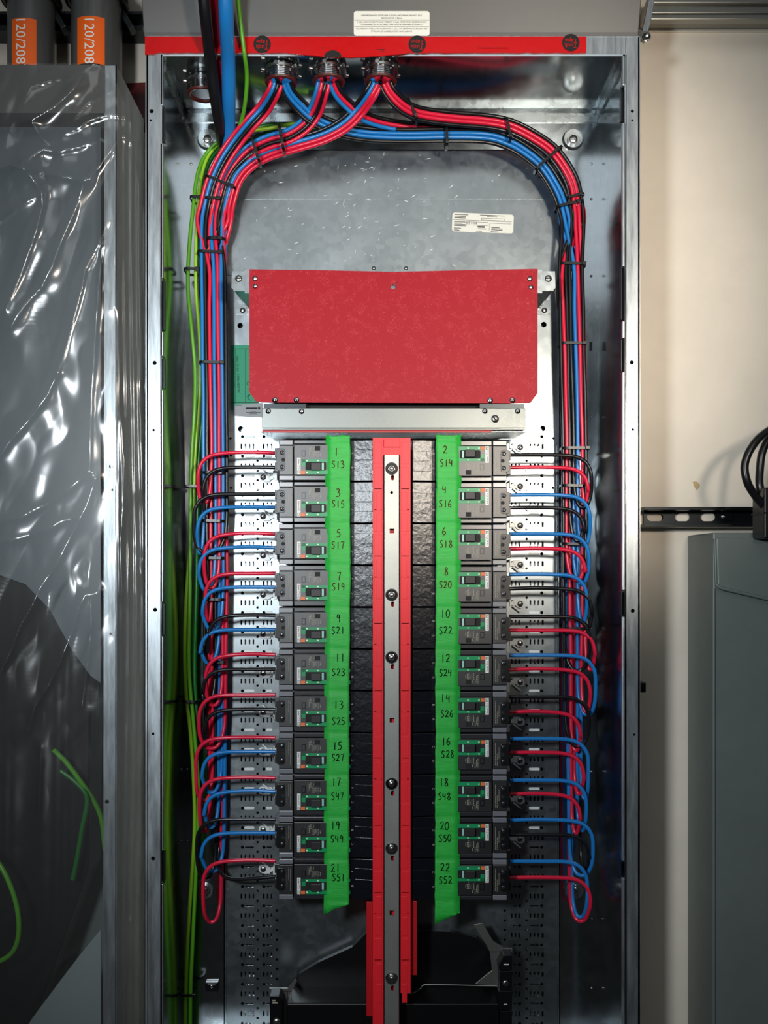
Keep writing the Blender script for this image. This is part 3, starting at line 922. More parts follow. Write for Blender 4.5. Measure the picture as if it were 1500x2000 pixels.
# ------------------------------------------------------------------ green tape strips with handwriting
GLY = {
    '0': [[(.5, 0), (.15, .2), (.05, .6), (.3, .98), (.7, .9), (.9, .45), (.75, .08), (.45, 0)]],
    '1': [[(.55, 0), (.5, .5), (.45, 1)]],
    '2': [[(.1, .2), (.4, 0), (.8, .1), (.75, .4), (.1, .95)], [(.1, .95), (.5, .9), (1, .95)]],
    '3': [[(.1, .08), (.6, 0), (.85, .2), (.45, .45)], [(.45, .45), (.95, .62), (.7, .95), (.05, 1)]],
    '4': [[(.2, 0), (.1, .5), (.8, .5)], [(.75, .1), (.7, 1)]],
    '5': [[(.85, 0), (.3, .02)], [(.3, .02), (.2, .4), (.7, .45), (.85, .75), (.5, 1), (.05, .95)]],
    '6': [[(.7, 0), (.25, .35), (.1, .75), (.4, 1), (.8, .85), (.7, .55), (.2, .62)]],
    '7': [[(.05, .05), (.9, 0)], [(.9, 0), (.6, .5), (.45, 1)]],
    '8': [[(.8, .12), (.4, 0), (.2, .22), (.6, .48), (.85, .8), (.45, 1), (.15, .8), (.45, .5), (.8, .12)]],
    '9': [[(.8, .2), (.45, 0), (.15, .25), (.45, .48), (.8, .2)], [(.8, .2), (.75, .6), (.7, 1)]],
    'S': [[(.9, .08), (.45, 0), (.15, .25), (.5, .48), (.85, .72), (.5, 1), (.05, .92)]],
}
PEN = mat('marker_ink', (14, 18, 8), .9, spec=.1)
PEN_SHEEN = mat('sheen_marker_ink', (84, 30, 10), .9, spec=.1)  # black ink with the brown sheen of the lit upper rows painted in
CODES = {1: 'S13', 3: 'S15', 5: 'S17', 7: 'S19', 9: 'S21', 11: 'S23', 13: 'S25', 15: 'S27', 17: 'S47', 19: 'S49', 21: 'S51',
         2: 'S14', 4: 'S16', 6: 'S18', 8: 'S20', 10: 'S22', 12: 'S24', 14: 'S26', 16: 'S28', 18: 'S48', 20: 'S50', 22: 'S52'}
NY = {1: (657, 882, 660, 907), 3: (660, 962, 660, 984), 5: (661, 1041, 660, 1065), 7: (662, 1126, 661, 1146), 9: (661, 1208, 660, 1231), 11: (664, 1284, 661, 1313), 13: (661, 1377, 661, 1408),
      15: (659, 1457, 660, 1480), 17: (657, 1527, 659, 1555), 19: (655, 1612, 658, 1638), 21: (655, 1695, 661, 1714),
      2: (869, 878, 872, 904), 4: (868, 956, 870, 983), 6: (868, 1037, 871, 1062), 8: (872, 1116, 870, 1142), 10: (870, 1199, 870, 1231), 12: (870, 1286, 870, 1314), 14: (870, 1364, 873, 1394),
      16: (871, 1448, 874, 1473), 18: (867, 1528, 868, 1555), 20: (868, 1613, 869, 1637), 22: (869, 1694, 870, 1719)}
YT = .0545


def write(mb, text, px, py, h, y, rr):
    w_ = h * .52; adv = h * .66
    x = px - (adv * len(text) - (adv - w_)) / 2
    for ch in text:
        cw = w_ * (.35 if ch == '1' else 1.0)
        jx = rr.uniform(-.4, .4); jy = rr.uniform(-.6, .6)
        for st in GLY[ch]:
            mb.tube(smooth_path([P(x + jx + (.5 * (w_ - cw) if ch == '1' else 0) + a_ * cw, py + jy - h / 2 + b_ * h, y) for a_, b_ in st], 4), .0009, 5)
        x += adv


def tape_strip(x0, x1, ytop, ybot, nums, label, lightside):
    t = thing('masking_tape', label, 'tape', P((x0 + x1) / 2, ybot, YT), 'green tape strips over the breakers')
    m = MB(); cols = [0, .08, .12, .3, .5, .7, .86, .92, 1]; rows = []
    ys = np.arange(ytop, ybot + .1, 4.0)
    for j, y in enumerate(ys):
        ph = ((y - 858) % 82) / 82
        row = []
        crease = math.exp(-min(ph, 1 - ph) * 82 / 3.0)
        drift = 1.5 * noise.noise(Vector((y * .008, x0, 0))) - 2.5 * (y - 850) / 930
        for c in cols:
            e = 1.2 * noise.noise(Vector((y * .05, c * 3 + x0, 2)))
            fold = 0
            if lightside < 0 and c < .11: fold = .006
            if lightside > 0 and c > .88: fold = .006
            yy = y
            if j == 0: yy += 3 * noise.noise(Vector((c * 6, x0, 1)))
            if j == len(ys) - 1:
                yy += (18 * (1 - c) - 4 if x0 < 700 else 26 * (1 - c) - 10) + 5 * noise.noise(Vector((c * 9, x0, 5)))
            row.append(P(x0 + (x1 - x0) * c + e + drift * (1 if x0 < 700 else 1), yy, YT + .0025 * crease + fold + .0008 * noise.noise(Vector((y * .04, c * 4, x0))) + .0012))
        rows.append(row)
    n = len(cols); vs = [p for row in rows for p in row]
    fs = []
    for j in range(len(rows) - 1):
        for i in range(n - 1):
            fs.append((j * n + i, j * n + i + 1, (j + 1) * n + i + 1, (j + 1) * n + i))
    m.add(vs, fs, True)
    s_ = m.build('tape_strip', TAPE, t)
    md = s_.modifiers.new('thickness', 'SOLIDIFY'); md.thickness = .0004; md.offset = 1
    rr = random.Random(int(x0))
    for k in nums:
        nx, ny, cx_, cy_ = NY[k]
        m = MB(); write(m, str(k), nx, ny, 15, YT, rr); write(m, CODES[k], cx_, cy_, 13.5, YT, rr)
        m.build('handwriting', PEN_SHEEN if k < 9 else PEN, t)


tape_strip(635.5, 684, 851, 1772, [a_[0] for a_ in LEFT], 'green masking tape strip with handwritten odd numbers over the breakers', -1)
tape_strip(852, 901, 850, 1790, [a_[0] for a_ in RIGHT], 'green masking tape strip with handwritten even numbers over the breakers', 1)

# ------------------------------------------------------------------ conduit connectors in the top panel
def connector(px, py, y, label, first=None):
    if first is not None:
        o = copy_tree(first[0])
        o.location = WL[first[0].name] + (P(px, py, y) - first[1]); o['label'] = label
        return o
    c = P(px, py, y)
    t = thing('conduit_connector', label, 'connector', (c.x, c.y, ZT), 'conduit connectors in the enclosure roof')
    zc = c.z; s = S(y)
    m = MB(); m.cyl((c.x, c.y, zc - 2 * s), (0, 0, 1), 30 * s, ZT - zc + 2 * s, 28)
    for k in range(5):
        m.cyl((c.x, c.y, zc + (k * 3.4 - 1) * s), (0, 0, 1), 32 * s, 1.5 * s, 28)
    m.build('threaded_body', CHROME, t)
    m = MB(); zl = zc + 15 * s
    m.cyl((c.x, c.y, zl), (0, 0, 1), 35 * s, 5 * s, 28)
    for a_ in range(0, 360, 60):
        q_ = Vector((math.cos(math.radians(a_ + 20)), math.sin(math.radians(a_ + 20)), 0))
        m.cyl(Vector((c.x, c.y, zl + 2.5 * s)) + q_ * 33 * s, q_, 4 * s, 7 * s, 8)
    m.build('locknut', STEEL, t)
    m = MB(); N_ = 28
    ring = []
    for rad, zz in ((31, 0), (31, -4), (28, -6), (24, -4), (24, 6)):
        ring.append([(c.x + rad * s * math.cos(2 * math.pi * i / N_), c.y + rad * s * math.sin(2 * math.pi * i / N_), zc + zz * s) for i in range(N_)])
    fs = []
    for k in range(4):
        fs += [(k * N_ + i, k * N_ + (i + 1) % N_, (k + 1) * N_ + (i + 1) % N_, (k + 1) * N_ + i) for i in range(N_)]
    m.add([p for r_ in ring for p in r_], fs, True); m.build('bushing', mat('rust_red_bushing', (74, 18, 14), .45), t)
    return (t, c)


YK = .045
base = connector(642, 158, YK, 'steel conduit connector with wires in the middle of the enclosure roof')
connector(549, 160, YK, 'steel conduit connector with wires, nearest the hanging blue cable', base)
connector(743, 158, YK, 'steel conduit connector with wires under the end of the printed tape', base)
connector(397, 182, YK + .05, 'empty conduit connector with red bushing behind the hanging black cable', base)

# ------------------------------------------------------------------ branch wires
WM = {'R': RED_W, 'B': BLUE_W, 'K': BLACK_W}
WN = {'R': 'red', 'B': 'blue', 'K': 'black'}
WR = .0045
G = {
    'L1': [(540, 163, .045), (533, 182, .055), (515, 212, .09), (490, 240, .105), (462, 274, .125), (436, 312, .14), (416, 355, .155), (404, 400, .165), (398, 440, .168)],
    'L2': [(632, 163, .045), (627, 184, .055), (615, 218, .09), (594, 246, .105), (563, 266, .118), (522, 278, .13), (484, 299, .145), (454, 336, .158), (434, 385, .166), (424, 440, .168)],
    'L3': [(734, 163, .045), (722, 186, .055), (700, 216, .085), (670, 245, .095), (630, 266, .108), (578, 282, .12), (528, 297, .135), (487, 319, .148), (459, 352, .158), (444, 400, .166), (438, 440, .168)],
    'R1': [(557, 163, .045), (566, 184, .06), (585, 206, .08), (612, 230, .10), (655, 250, .12), (715, 262, .13), (790, 265, .136), (869, 264, .14), (950, 266, .145), (995, 279, .15), (1028, 298, .154), (1061, 326, .158), (1088, 368, .162), (1101, 402, .165), (1109, 440, .167)],
    'R2': [(651, 163, .045), (661, 184, .06), (680, 204, .08), (708, 226, .10), (748, 240, .125), (800, 248, .142), (860, 252, .152), (920, 256, .158), (985, 268, .163), (1035, 292, .168), (1075, 330, .172), (1103, 372, .174), (1114, 405, .175), (1118, 440, .176)],
    'R3': [(752, 163, .045), (762, 182, .055), (782, 203, .07), (806, 218, .085), (840, 226, .10), (890, 232, .115), (950, 237, .13), (995, 246, .138), (1040, 268, .146), (1082, 299, .152), (1115, 350, .158), (1125, 396, .163), (1128, 440, .166)],
}
SL = {0: [393.5, 401, 408.5, 416.5, 424.5, 432, 439], 1: [1092, 1098.5, 1105, 1112, 1120.5, 1129, 1136.5]}
#  (number, upper?, colour, terminal y, outer x, loop bottom y, group, col, row, slot, layer)
W = [
    (1, 1, 'R', 885, 387, 985, 'L1', 0, 0, 2, 0), (1, 0, 'K', 913, 397, 1003, 'L1', 2, 0, 1, 0),
    (3, 1, 'K', 965, 379, 1084, 'L3', 0, 0, 6, 0), (3, 0, 'B', 991, 385.5, 1083, 'L1', 1, 0, 0, 0),
    (5, 1, 'R', 1043, 399, 1150, 'L2', 1, 0, 4, 0), (5, 0, 'B', 1070, 388.5, 1155, 'L2', 0, 0, 3, 0),
    (7, 1, 'R', 1120, 401, 1215, 'L1', 3, 0, 2, 1), (7, 0, 'B', 1147, 396, 1232, 'L3', 1, 0, 5, 0),
    (9, 1, 'K', 1202, 407, 1275, 'L1', 0, 1, 1, 1), (9, 0, 'B', 1230, 391, 1297, 'L1', 1, 1, 4, 1),
    (11, 1, 'R', 1279, 402, 1380, 'L1', 2, 1, 5, 1), (11, 0, 'K', 1307, 396, 1372, 'L1', 3, 1, 3, 1),
    (13, 1, 'R', 1357, 389, 1464, 'L2', 3, 0, 6, 1), (13, 0, 'K', 1386, 398, 1450, 'L2', 2, 0, 0, 1),
    (15, 1, 'R', 1441, 383, 1566, 'L2', 0, 1, 2, 2), (15, 0, 'B', 1468, 395, 1550, 'L2', 1, 1, 5, 2),
    (17, 1, 'R', 1519, 390, 1626, 'L3', 2, 0, 1, 2), (17, 0, 'B', 1546, 399, 1618, 'L3', 0, 1, 4, 2),
    (19, 1, 'K', 1600, 385, 1716, 'L3', 1, 1, 3, 2), (19, 0, 'B', 1627, 393, 1704, 'L3', 2, 1, 6, 2),
    (21, 1, 'R', 1681, 397, 1803, 'L3', 3, 0, 5, 3), (21, 0, 'K', 1712, 0, 0, 'L3', 3, 1, 4, 3),
    (2, 1, 'K', 889, 1155, 993, 'R3', 0, 0, 3, 0), (2, 0, 'R', 913, 1149, 985, 'R3', 1, 0, 5, 0),
    (4, 1, 'B', 967, 1152, 1068, 'R1', 1, 0, 4, 0), (4, 0, 'K', 992, 1141, 1058, 'R3', 0, 1, 2, 0),
    (6, 1, 'B', 1043, 1150, 1142, 'R1', 2, 0, 3, 1), (6, 0, 'R', 1072, 1143, 1135, 'R2', 2, 1, 1, 0),
    (8, 1, 'B', 1122, 1146, 1218, 'R1', 0, 1, 4, 1), (8, 0, 'K', 1150, 1156, 1226, 'R3', 3, 0, 6, 0),
    (10, 1, 'K', 1204, 1151, 1312, 'R1', 3, 0, 0, 1), (10, 0, 'R', 1231, 1162, 1310, 'R3', 2, 0, 6, 1),
    (12, 1, 'B', 1280, 1163, 1398, 'R1', 1, 1, 4, 2), (12, 0, 'R', 1308, 1153, 1392, 'R3', 1, 1, 5, 1),
    (14, 1, 'K', 1361, 1150, 1460, 'R1', 0, 0, 0, 0), (14, 0, 'R', 1391, 1134, 1468, 'R3', 2, 1, 2, 1),
    (16, 1, 'B', 1443, 1149, 1562, 'R1', 2, 1, 5, 2), (16, 0, 'R', 1470, 1140, 1553, 'R3', 3, 1, 3, 3),
    (18, 1, 'B', 1524, 1145, 1624, 'R1', 3, 1, 4, 3), (18, 0, 'R', 1551, 1133, 1629, 'R2', 1, 0, 2, 2),
    (20, 1, 'B', 1602, 1158, 1712, 'R2', 0, 0, 1, 2), (20, 0, 'K', 1630, 1151, 1700, 'R2', 2, 0, 5, 3),
    (22, 1, 'B', 1682, 1147, 1793, 'R2', 0, 1, 2, 3), (22, 0, 'R', 1714, 1153, 1801, 'R2', 1, 1, 1, 3),
]
NC = {'L1': 4, 'L2': 4, 'L3': 4, 'R1': 4, 'R2': 3, 'R3': 4}
for (num, up, col, yt, xo, yb, g, gc, gr, sl, ly) in W:
    side = num % 2 == 0
    sg = 1 if side else -1
    path = G[g]; pts = []
    for i, (x, y, d) in enumerate(path):
        a_ = path[max(i - 1, 0)]; b_ = path[min(i + 1, len(path) - 1)]
        tx, ty = b_[0] - a_[0], b_[1] - a_[1]; L = math.hypot(tx, ty)
        nx, ny = ty / L, -tx / L
        off = (gc - (NC[g] - 1) / 2) * 8.0 * (1 if i > 1 else .9)
        pts.append(P(x + nx * off, y + ny * off, d + gr * .0095 + R.uniform(0, .0015)))
    sx = SL[int(side)][sl]
    dep = .163 + ly * .0105
    dr = (4 if not side else 8)

    def bx(y):
        t = min(1, max(0, (y - 520) / 330))
        b_ = sx + dr * t
        if y > 1100:
            c_ = 425 if not side else 1124
            b_ = b_ + (c_ - b_) * min(.35, (y - 1100) / 600 * .35)
        return b_
    if xo == 0:
        ylast = yt + 6
        ys = list(range(520, 1640, 90)) + [1655]
        for y in ys:
            pts.append(P(bx(y), y, dep))
        pts += [P(428, 1690, .17), P(434, 1708, .155), P(452, 1717, .142), P(490, 1716, .130), P(538, yt, .122)]
    else:
        yv = yb - 75
        y = 520
        while y < yv - 30:
            pts.append(P(bx(y) + R.uniform(-.8, .8), y, dep)); y += 85
        xi = bx(yv)
        pts.append(P(xi, yv, dep))
        w_ = abs(xi - xo)
        pts.append(P(xi - sg * -.0 + sg * w_ * .08, yb - 32, dep - .004))
        pts.append(P(xi + sg * w_ * .32, yb - 6, (dep + .142) / 2 + .004))
        pts.append(P(xi + sg * w_ * .70, yb - 4, (dep + .140) / 2))
        pts.append(P(xo - sg * w_ * .04, yb - 26, .146))
        if yb - 60 > yt + 62:
            pts.append(P(xo, (yb - 60 + yt + 62) / 2, .140))
        else:
            pass
        q2 = .132 if up else .135
        pts.append(P(xo, yt + 44, q2 + .003))
        pts.append(P(xo - sg * 5, yt + 23, q2))
        pts.append(P(xo - sg * 19, yt + 8, q2 - .002))
        pts.append(P(xo - sg * 44, yt + 1.0, q2 - .004))
        ex = 538 if not side else 995
        pts.append(P((xo - sg * 44) * .5 + ex * .5, yt + R.uniform(-2.2, .6), .126))
        pts.append(P(ex, yt, .122))
    m = MB(); m.tube(smooth_path(pts, 5), WR, 10)
    m.build('branch_wire', WM[col], label='%s insulated wire looping into the %s terminal of breaker number %d' % (WN[col], 'upper' if up else 'lower', num), cat='wire', group='%s branch wires' % WN[col])

# ------------------------------------------------------------------ hanging feeder cables and earth wires
FB = [(440, -30, -.12), (442, 40, -.08), (446, 120, .0), (447, 190, .06), (447, 240, .115), (446, 300, .175)]
MB().tube(smooth_path([P(*p) for p in FB], 8), .0155, 20).build('feeder_cable', BLUE_W, label='thick blue cable hanging down in front of the hood into the enclosure', cat='cable', group='hanging feeder cables')
FB = [(414, -30, -.075), (418, 40, -.035), (426, 120, .03), (431, 190, .08), (436, 240, .12), (440, 285, .175)]
MB().tube(smooth_path([P(*p) for p in FB], 8), .0125, 20).build('feeder_cable', mat('dark_red_insulation', (168, 16, 44), .35), label='thick dark red cable hanging between the black and the blue cable', cat='cable', group='hanging feeder cables')
FB = [(396, -30, -.11), (402, 40, -.07), (411, 120, .0), (420, 190, .05), (428, 240, .10), (434, 280, .165)]
MB().tube(smooth_path([P(*p) for p in FB], 8), .0125, 20).build('feeder_cable', BLACK_W, label='thick black cable hanging left of the dark red and blue cables', cat='cable', group='hanging feeder cables')
GW = [(464, -30, -.075), (467, 20, -.05), (473, 70, -.026), (478, 110, -.010), (482, 145, .025), (480, 190, .06), (473, 230, .10), (462, 256, .13), (440, 268, .185), (415, 286, .20), (396, 312, .20), (384, 350, .19), (377, 410, .18), (370, 480, .18), (367, 560, .18), (374, 640, .18), (381, 720, .185), (380, 800, .185), (374, 900, .19), (372, 1000, .19), (371, 1150, .19), (369, 1300, .19), (377, 1400, .19), (384, 1480, .192), (388, 1560, .192), (383, 1700, .19), (376, 1850, .19), (372, 1950, .19), (371, 2150, .19)]
MB().tube(smooth_path([P(*p) for p in GW], 5), .0046, 10).build('ground_wire', GREEN_W, label='green wire hanging over the red tape beside the blue cable and running down the corner', cat='wire', group='green ground wires')
GW = [(602, 244, .225), (570, 242, .22), (530, 250, .215), (490, 256, .21), (450, 268, .206), (424, 284, .205), (404, 310, .204), (393, 350, .2), (386, 410, .19), (383, 480, .186), (383, 560, .186), (389, 640, .19), (392, 720, .195), (388, 800, .2), (380, 900, .2), (377, 1000, .2), (365, 1150, .195), (361, 1260, .195), (364, 1360, .192), (371, 1420, .195), (378, 1520, .2), (380, 1620, .2), (372, 1750, .195), (366, 1850, .195), (363, 1950, .195), (360, 2150, .195)]
MB().tube(smooth_path([P(*p) for p in GW], 5), .0046, 10).build('ground_wire', YEL_G, label='yellow-green wire nearest the left side panel, down the enclosure corner', cat='wire', group='green ground wires')
GW = [(640, 252, .228), (600, 250, .226), (540, 244, .224), (500, 250, .22), (450, 276, .214), (420, 300, .212), (400, 340, .21), (392, 400, .2), (391, 480, .2), (392, 560, .2), (397, 640, .205), (399, 720, .21), (397, 800, .21), (388, 900, .21), (386, 1000, .21), (384, 1150, .208), (380, 1300, .208), (383, 1400, .205), (382, 1600, .21), (378, 1750, .21), (373, 1850, .205), (369, 1950, .2), (367, 2150, .2)]
MB().tube(smooth_path([P(*p) for p in GW], 5), .005, 10).build('ground_wire', GREEN_D, label='deep green wire behind the yellow-green wires in the enclosure corner', cat='wire', group='green ground wires')

# ------------------------------------------------------------------ cable ties
TIES = [
    (432, 362, 32, .148, .20, 22, 'tie slanting across the left wire bundle just under its bend'),
    (417, 391, 15, .155, .185, 4, 'short tie on the left bundle below the slanting tie'),
    (424, 471, 17, .156, .20, 2, 'upper of two ties on the left bundle above the shield'),
    (413, 498, 25, .156, .205, 3, 'lower of two ties on the left bundle above the shield'),
    (417, 712, 25, .154, .205, 2, 'tie on the left bundle beside the green order card'),
    (551, 275, 25, .095, .15, 80, 'tie around wires leaving the middle connector, right of its neighbour'),
    (500, 297, 25, .11, .165, 72, 'tie around wires at the start of the left bend'),
    (421, 925, 22, .150, .20, 2, 'tie on the left bundle behind the loops of breaker number 1'),
    (418, 1018, 22, .150, .20, 2, 'tie on the left bundle behind the loops of breaker number 3'),
    (421, 1090, 19, .150, .20, 1, 'tie on the left bundle behind the loops of breaker number 5'),
    (421, 1170, 19, .150, .20, 2, 'tie on the left bundle behind the loops of breaker number 7'),
    (424, 1291, 16, .150, .20, 0, 'tie on the left bundle behind the loops of breaker number 11'),
    (386, 391, 12, .170, .212, 3, 'tie on the green wires level with the bend of the left bundle'),
    (379, 531, 17, .165, .212, 3, 'tie on the green wires level with the top of the red shield'),
    (377, 951, 14, .175, .218, 2, 'tie on the green wires level with breaker number 3'),
    (373, 1368, 15, .175, .218, 2, 'tie on the green wires level with breaker number 13'),
    (370, 1937, 15, .175, .212, -3, 'tie on the green wires below the last breaker'),
    (804, 218, 22, .08, .118, 66, 'tie on the red wires leaving the connector under the tape end'),
    (991, 255, 21, .122, .16, 78, 'tie on the red wires along the top of the right bend'),
    (871, 264, 24, .125, .17, 88, 'tie on the blue wires along the top of the right bend'),
    (1070, 313, 34, .142, .18, -42, 'wide tie across the right bundle on its bend'),
    (1122, 386, 17, .152, .182, -14, 'short tie on the red wires below the right bend'),
    (1111, 403, 27, .150, .19, -12, 'long tie on the right bundle below the right bend'),
    (1116, 520, 25, .155, .20, 2, 'tie on the right bundle level with the top of the red shield'),
    (1117, 674, 25, .155, .20, 1, 'tie on the right bundle level with the middle of the red shield'),
    (1122, 877, 26, .152, .20, 0, 'tie on the right bundle level with breaker number 2'),
    (1117, 950, 22, .150, .20, 2, 'tie on the right bundle level with breaker number 4'),
    (1119, 1063, 22, .150, .20, 2, 'tie on the right bundle level with breaker number 6'),
    (1121, 1226, 20, .150, .20, 0, 'tie on the right bundle level with breaker number 10'),
]


def tie(cx, cy, hw, y0, y1, ang, label):
    t = thing('cable_tie', 'black nylon cable ' + label, 'cable tie', P(cx, cy, (y0 + y1) / 2), 'black cable ties')
    a_ = math.radians(ang); ux, uy = math.cos(a_), math.sin(a_)
    ym = (y0 + y1) / 2; s = S(ym)
    U = Vector((ux, 0, -uy)); V = Vector((0, 1, 0)); B = Vector((uy, 0, ux))
    c = P(cx, cy, ym); hw_ = hw * s; hd = (y1 - y0) / 2
    prof = rrect(-hw_, -hd, hw_, hd, min(hd, hw_) * .55, 4); n_ = len(prof)
    m = MB(); vs = []
    for x, y in prof:
        L = math.hypot(x, y)
        for k in (0, .0018):
            for e in (-1, 1):
                vs.append(c + U * (x * (1 + k / L)) + V * (y * (1 + k / L)) + B * (.0030 * e))
    fs = []
    for i in range(n_):
        j = (i + 1) % n_
        for a0, b0 in ((0, 1), (1, 3), (3, 2), (2, 0)):
            fs.append((4 * i + a0, 4 * i + b0, 4 * j + b0, 4 * j + a0))
    m.add(vs, fs); m.build('strap', BLKP, t)
    hc = c + U * hw_ * R.choice((.55, .8, -.1)) - V * (hd + .002)
    m = MB()
    q_ = []
    for e1 in (-1, 1):
        for e2 in (-1, 1):
            for e3 in (-1, 1):
                q_.append(hc + U * .005 * e1 + B * .0038 * e2 + V * .0028 * e3)
    m.add(q_, [(0, 1, 3, 2), (4, 6, 7, 5), (0, 4, 5, 1), (2, 3, 7, 6), (0, 2, 6, 4), (1, 5, 7, 3)])
    m.build('lock_head', BLKP, t, bevel=.0008)
    return t


for a_ in TIES:
    tie(*a_)
t = thing('tie_mount', 'square black tie mount with screw at the bottom of the back panel', 'tie mount', P(413, 1928, .24))
m = MB(); m.pbox(401, 1919, 426, 1937, .230, .2399); m.pbox(405, 1922, 421, 1934, .226, .231); m.build('mount_pad', BLKP, t, bevel=.001)
m = MB(); m.dome(413, 1927, .226, 4, .002); m.build('mount_screw', STEEL, t)

# ------------------------------------------------------------------ main breaker at the bottom
MBK = thing('main_breaker', 'large black main breaker with metal bracket at the bottom of the busbar', 'main breaker', P(765, 2200, YP))
m = MB(); m.prism([(568, 2200), (566, 1935), (584, 1903), (622, 1880), (688, 1850), (716, 1822), (814, 1818), (880, 1820), (932, 1832), (956, 1858), (961, 1895), (968, 1925), (968, 2200)], .185, .2)
m.build('dark_reflection_sheet', BLKP, MBK)  # black sheet put in for the dark reflection in the metal pan
m = MB(); m.pbox(560, 1960, 975, 2200, .10, .19); m.build('breaker_case', BLKP, MBK, bevel=.003)
m = MB()
m.prism([(925, 1806), (943, 1803), (963, 1838), (985, 1852), (1001, 1852), (1001, 1867), (981, 1869), (972, 1885), (984, 1926), (928, 1922), (951, 1903), (961, 1896), (957, 1860), (950, 1846)], .135, .139)
m.tube(smooth_path([P(983, 1926, .133), P(930, 1925, .133), P(836, 1923, .133), P(822, 1930, .133), P(808, 1939, .133), P(786, 1941, .133)], 5), .0017, 6)
b1 = m.build('support_bracket', STRUTG, MBK, bevel=.0005)
m = MB(); m.pdisc(986, 1860, .134, .1352, 3.4, 12); m.pbox(958, 1858.5, 985, 1859.6, .1344, .135); m.build('bracket_hole', DARK, b1)
m = MB(); m.prism([(526, 1930), (562, 1930), (577, 1912), (580, 1916), (570, 1937), (567, 1973), (602, 2004), (640, 2040), (550, 2040), (550, 1946), (526, 1944)], .135, .139)
b2 = m.build('support_bracket', STRUTG, MBK, bevel=.0005)
m = MB(); m.pdisc(541, 1936, .134, .1352, 3.4, 12); m.pbox(552, 1936, 569, 1937, .1344, .135); m.pbox(561, 1937, 562, 2000, .1344, .135); m.build('bracket_hole', DARK, b2)
m = MB(); m.prism([(527, 1945), (545, 1945), (551, 1956), (551, 2060), (527, 2060)], .09, .13); tb = m.build('latch_block', BLKP, MBK, bevel=.001)
m = MB(); m.pbox(532, 1953, 538, 1956, .0893, .09); m.pbox(532, 1957.5, 542, 1960, .0893, .09); m.build('block_print', PRINT, tb)
m = MB(); m.dome(540, 1996, .09, 8, .005); m.build('block_screw', STEEL, tb)
m = MB(); m.prism([(984, 1866), (1000, 1866), (1000, 1895), (975, 1895), (974, 1886)], .10, .16)
m.pbox(976, 1897, 1000, 1934, .108, .16); m.pbox(974, 1936, 1000, 1972, .10, .16); m.pbox(976, 1975, 1000, 2080, .108, .16)
tb = m.build('terminal_stack', BLKP, MBK, bevel=.001)
m = MB(); m.pbox(984, 1883, 994, 1885, .0993, .1); m.pbox(984, 1960.5, 991, 1962.5, .0993, .1); m.build('block_print', WHITE, tb)
m = MB(); m.dome(987.5, 1921, .108, 6.5, .003); m.build('block_screw', STEEL, tb)
m = MB(); m.prism([(983.5, 1924), (985, 1925.5), (991.5, 1918), (990, 1916.5)], .1042, .1055); m.build('screw_slot', DARK, tb)

# ------------------------------------------------------------------ neighbouring wrapped enclosure
NE = thing('electrical_enclosure', 'grey open enclosure wrapped in clear plastic under the two grey conduits', 'enclosure', P(100, 2200, .26))
xl = P(-330, 0, 0).x; xr = P(228, 0, 0).x; zt = P(0, 128, 0).z
m = MB(); m.box(xl, xr - .002, .235, .24, -1.2, zt); m.build('back_panel', GREYP, NE)
m = MB(); m.box(xr - .003, xr, .0, .24, -1.2, zt); m.build('side_panel', FRAME, NE)
m = MB(); m.box(xl, xl + .003, .0, .24, -1.2, zt); m.build('side_panel', FRAME, NE)
m = MB(); m.box(xl, P(205, 0, 0).x, -.004, .24, P(0, 222, 0).z, zt); m.build('top_hood', HOODM, NE, bevel=.002)
MB().plate([(204, 128), (228, 128), (227, 2240), (201, 2240)], [circ(217, 911, 4.2, 12), circ(219, 957, 2.6, 8), circ(216, 1238, 2.5, 8), circ(209, 1566, 4.2, 12)], 0.0, .003).build('flange_right', FRAME, NE)
m = MB(); m.prism([(-320, 228), (197, 228), (197, 1335), (176, 1320), (140, 1270), (96, 1190), (50, 1142), (0, 1124), (-320, 1110)], .06, .064)
m.build('dead_front', mat('blue_grey_enamel', (84, 94, 100), .38, 0, .12, 4, spec=1.0), NE, bevel=.001)
m = MB(); m.prism([(-320, 1060), (176, 1060), (176, 1400), (172, 1700), (120, 1850), (60, 2010), (20, 2200), (-330, 2200)], .10, .2); m.build('breaker_block', BLKP, NE, bevel=.004)
m = MB(); m.prism([(197, 1815), (197, 2240), (-60, 2240), (20, 2060), (62, 1990), (118, 1915), (160, 1860)], .045, .049); m.build('lower_cover', mat('pale_grey_enamel', (140, 150, 150), .4), NE, bevel=.001)
for pts, lb, mt in (([(104, 1464, .05), (130, 1490, .055), (160, 1530, .06), (182, 1562, .08), (198, 1600, .1), (205, 1660, .12)], 'green wire sagging behind the plastic towards the wrapped enclosure flange', GREEN_W),
                    ([(118, 1505, .06), (150, 1530, .06), (170, 1560, .06), (160, 1620, .06), (150, 1680, .06), (142, 1718, .06)], 'green wire hanging straight down behind the plastic, short and dim', GREEN_D),
                    ([(-40, 1650, .02), (0, 1690, .01), (26, 1745, .005), (37, 1800, .005), (32, 1845, .01), (10, 1872, .02), (-40, 1890, .03)], 'bright green wire loop behind the plastic at the lower corner', GREEN_W)):
    MB().tube(smooth_path([P(*p) for p in pts], 6), .0055, 10).build('ground_wire', mt, label=lb, cat='wire', group='green wires behind the plastic')

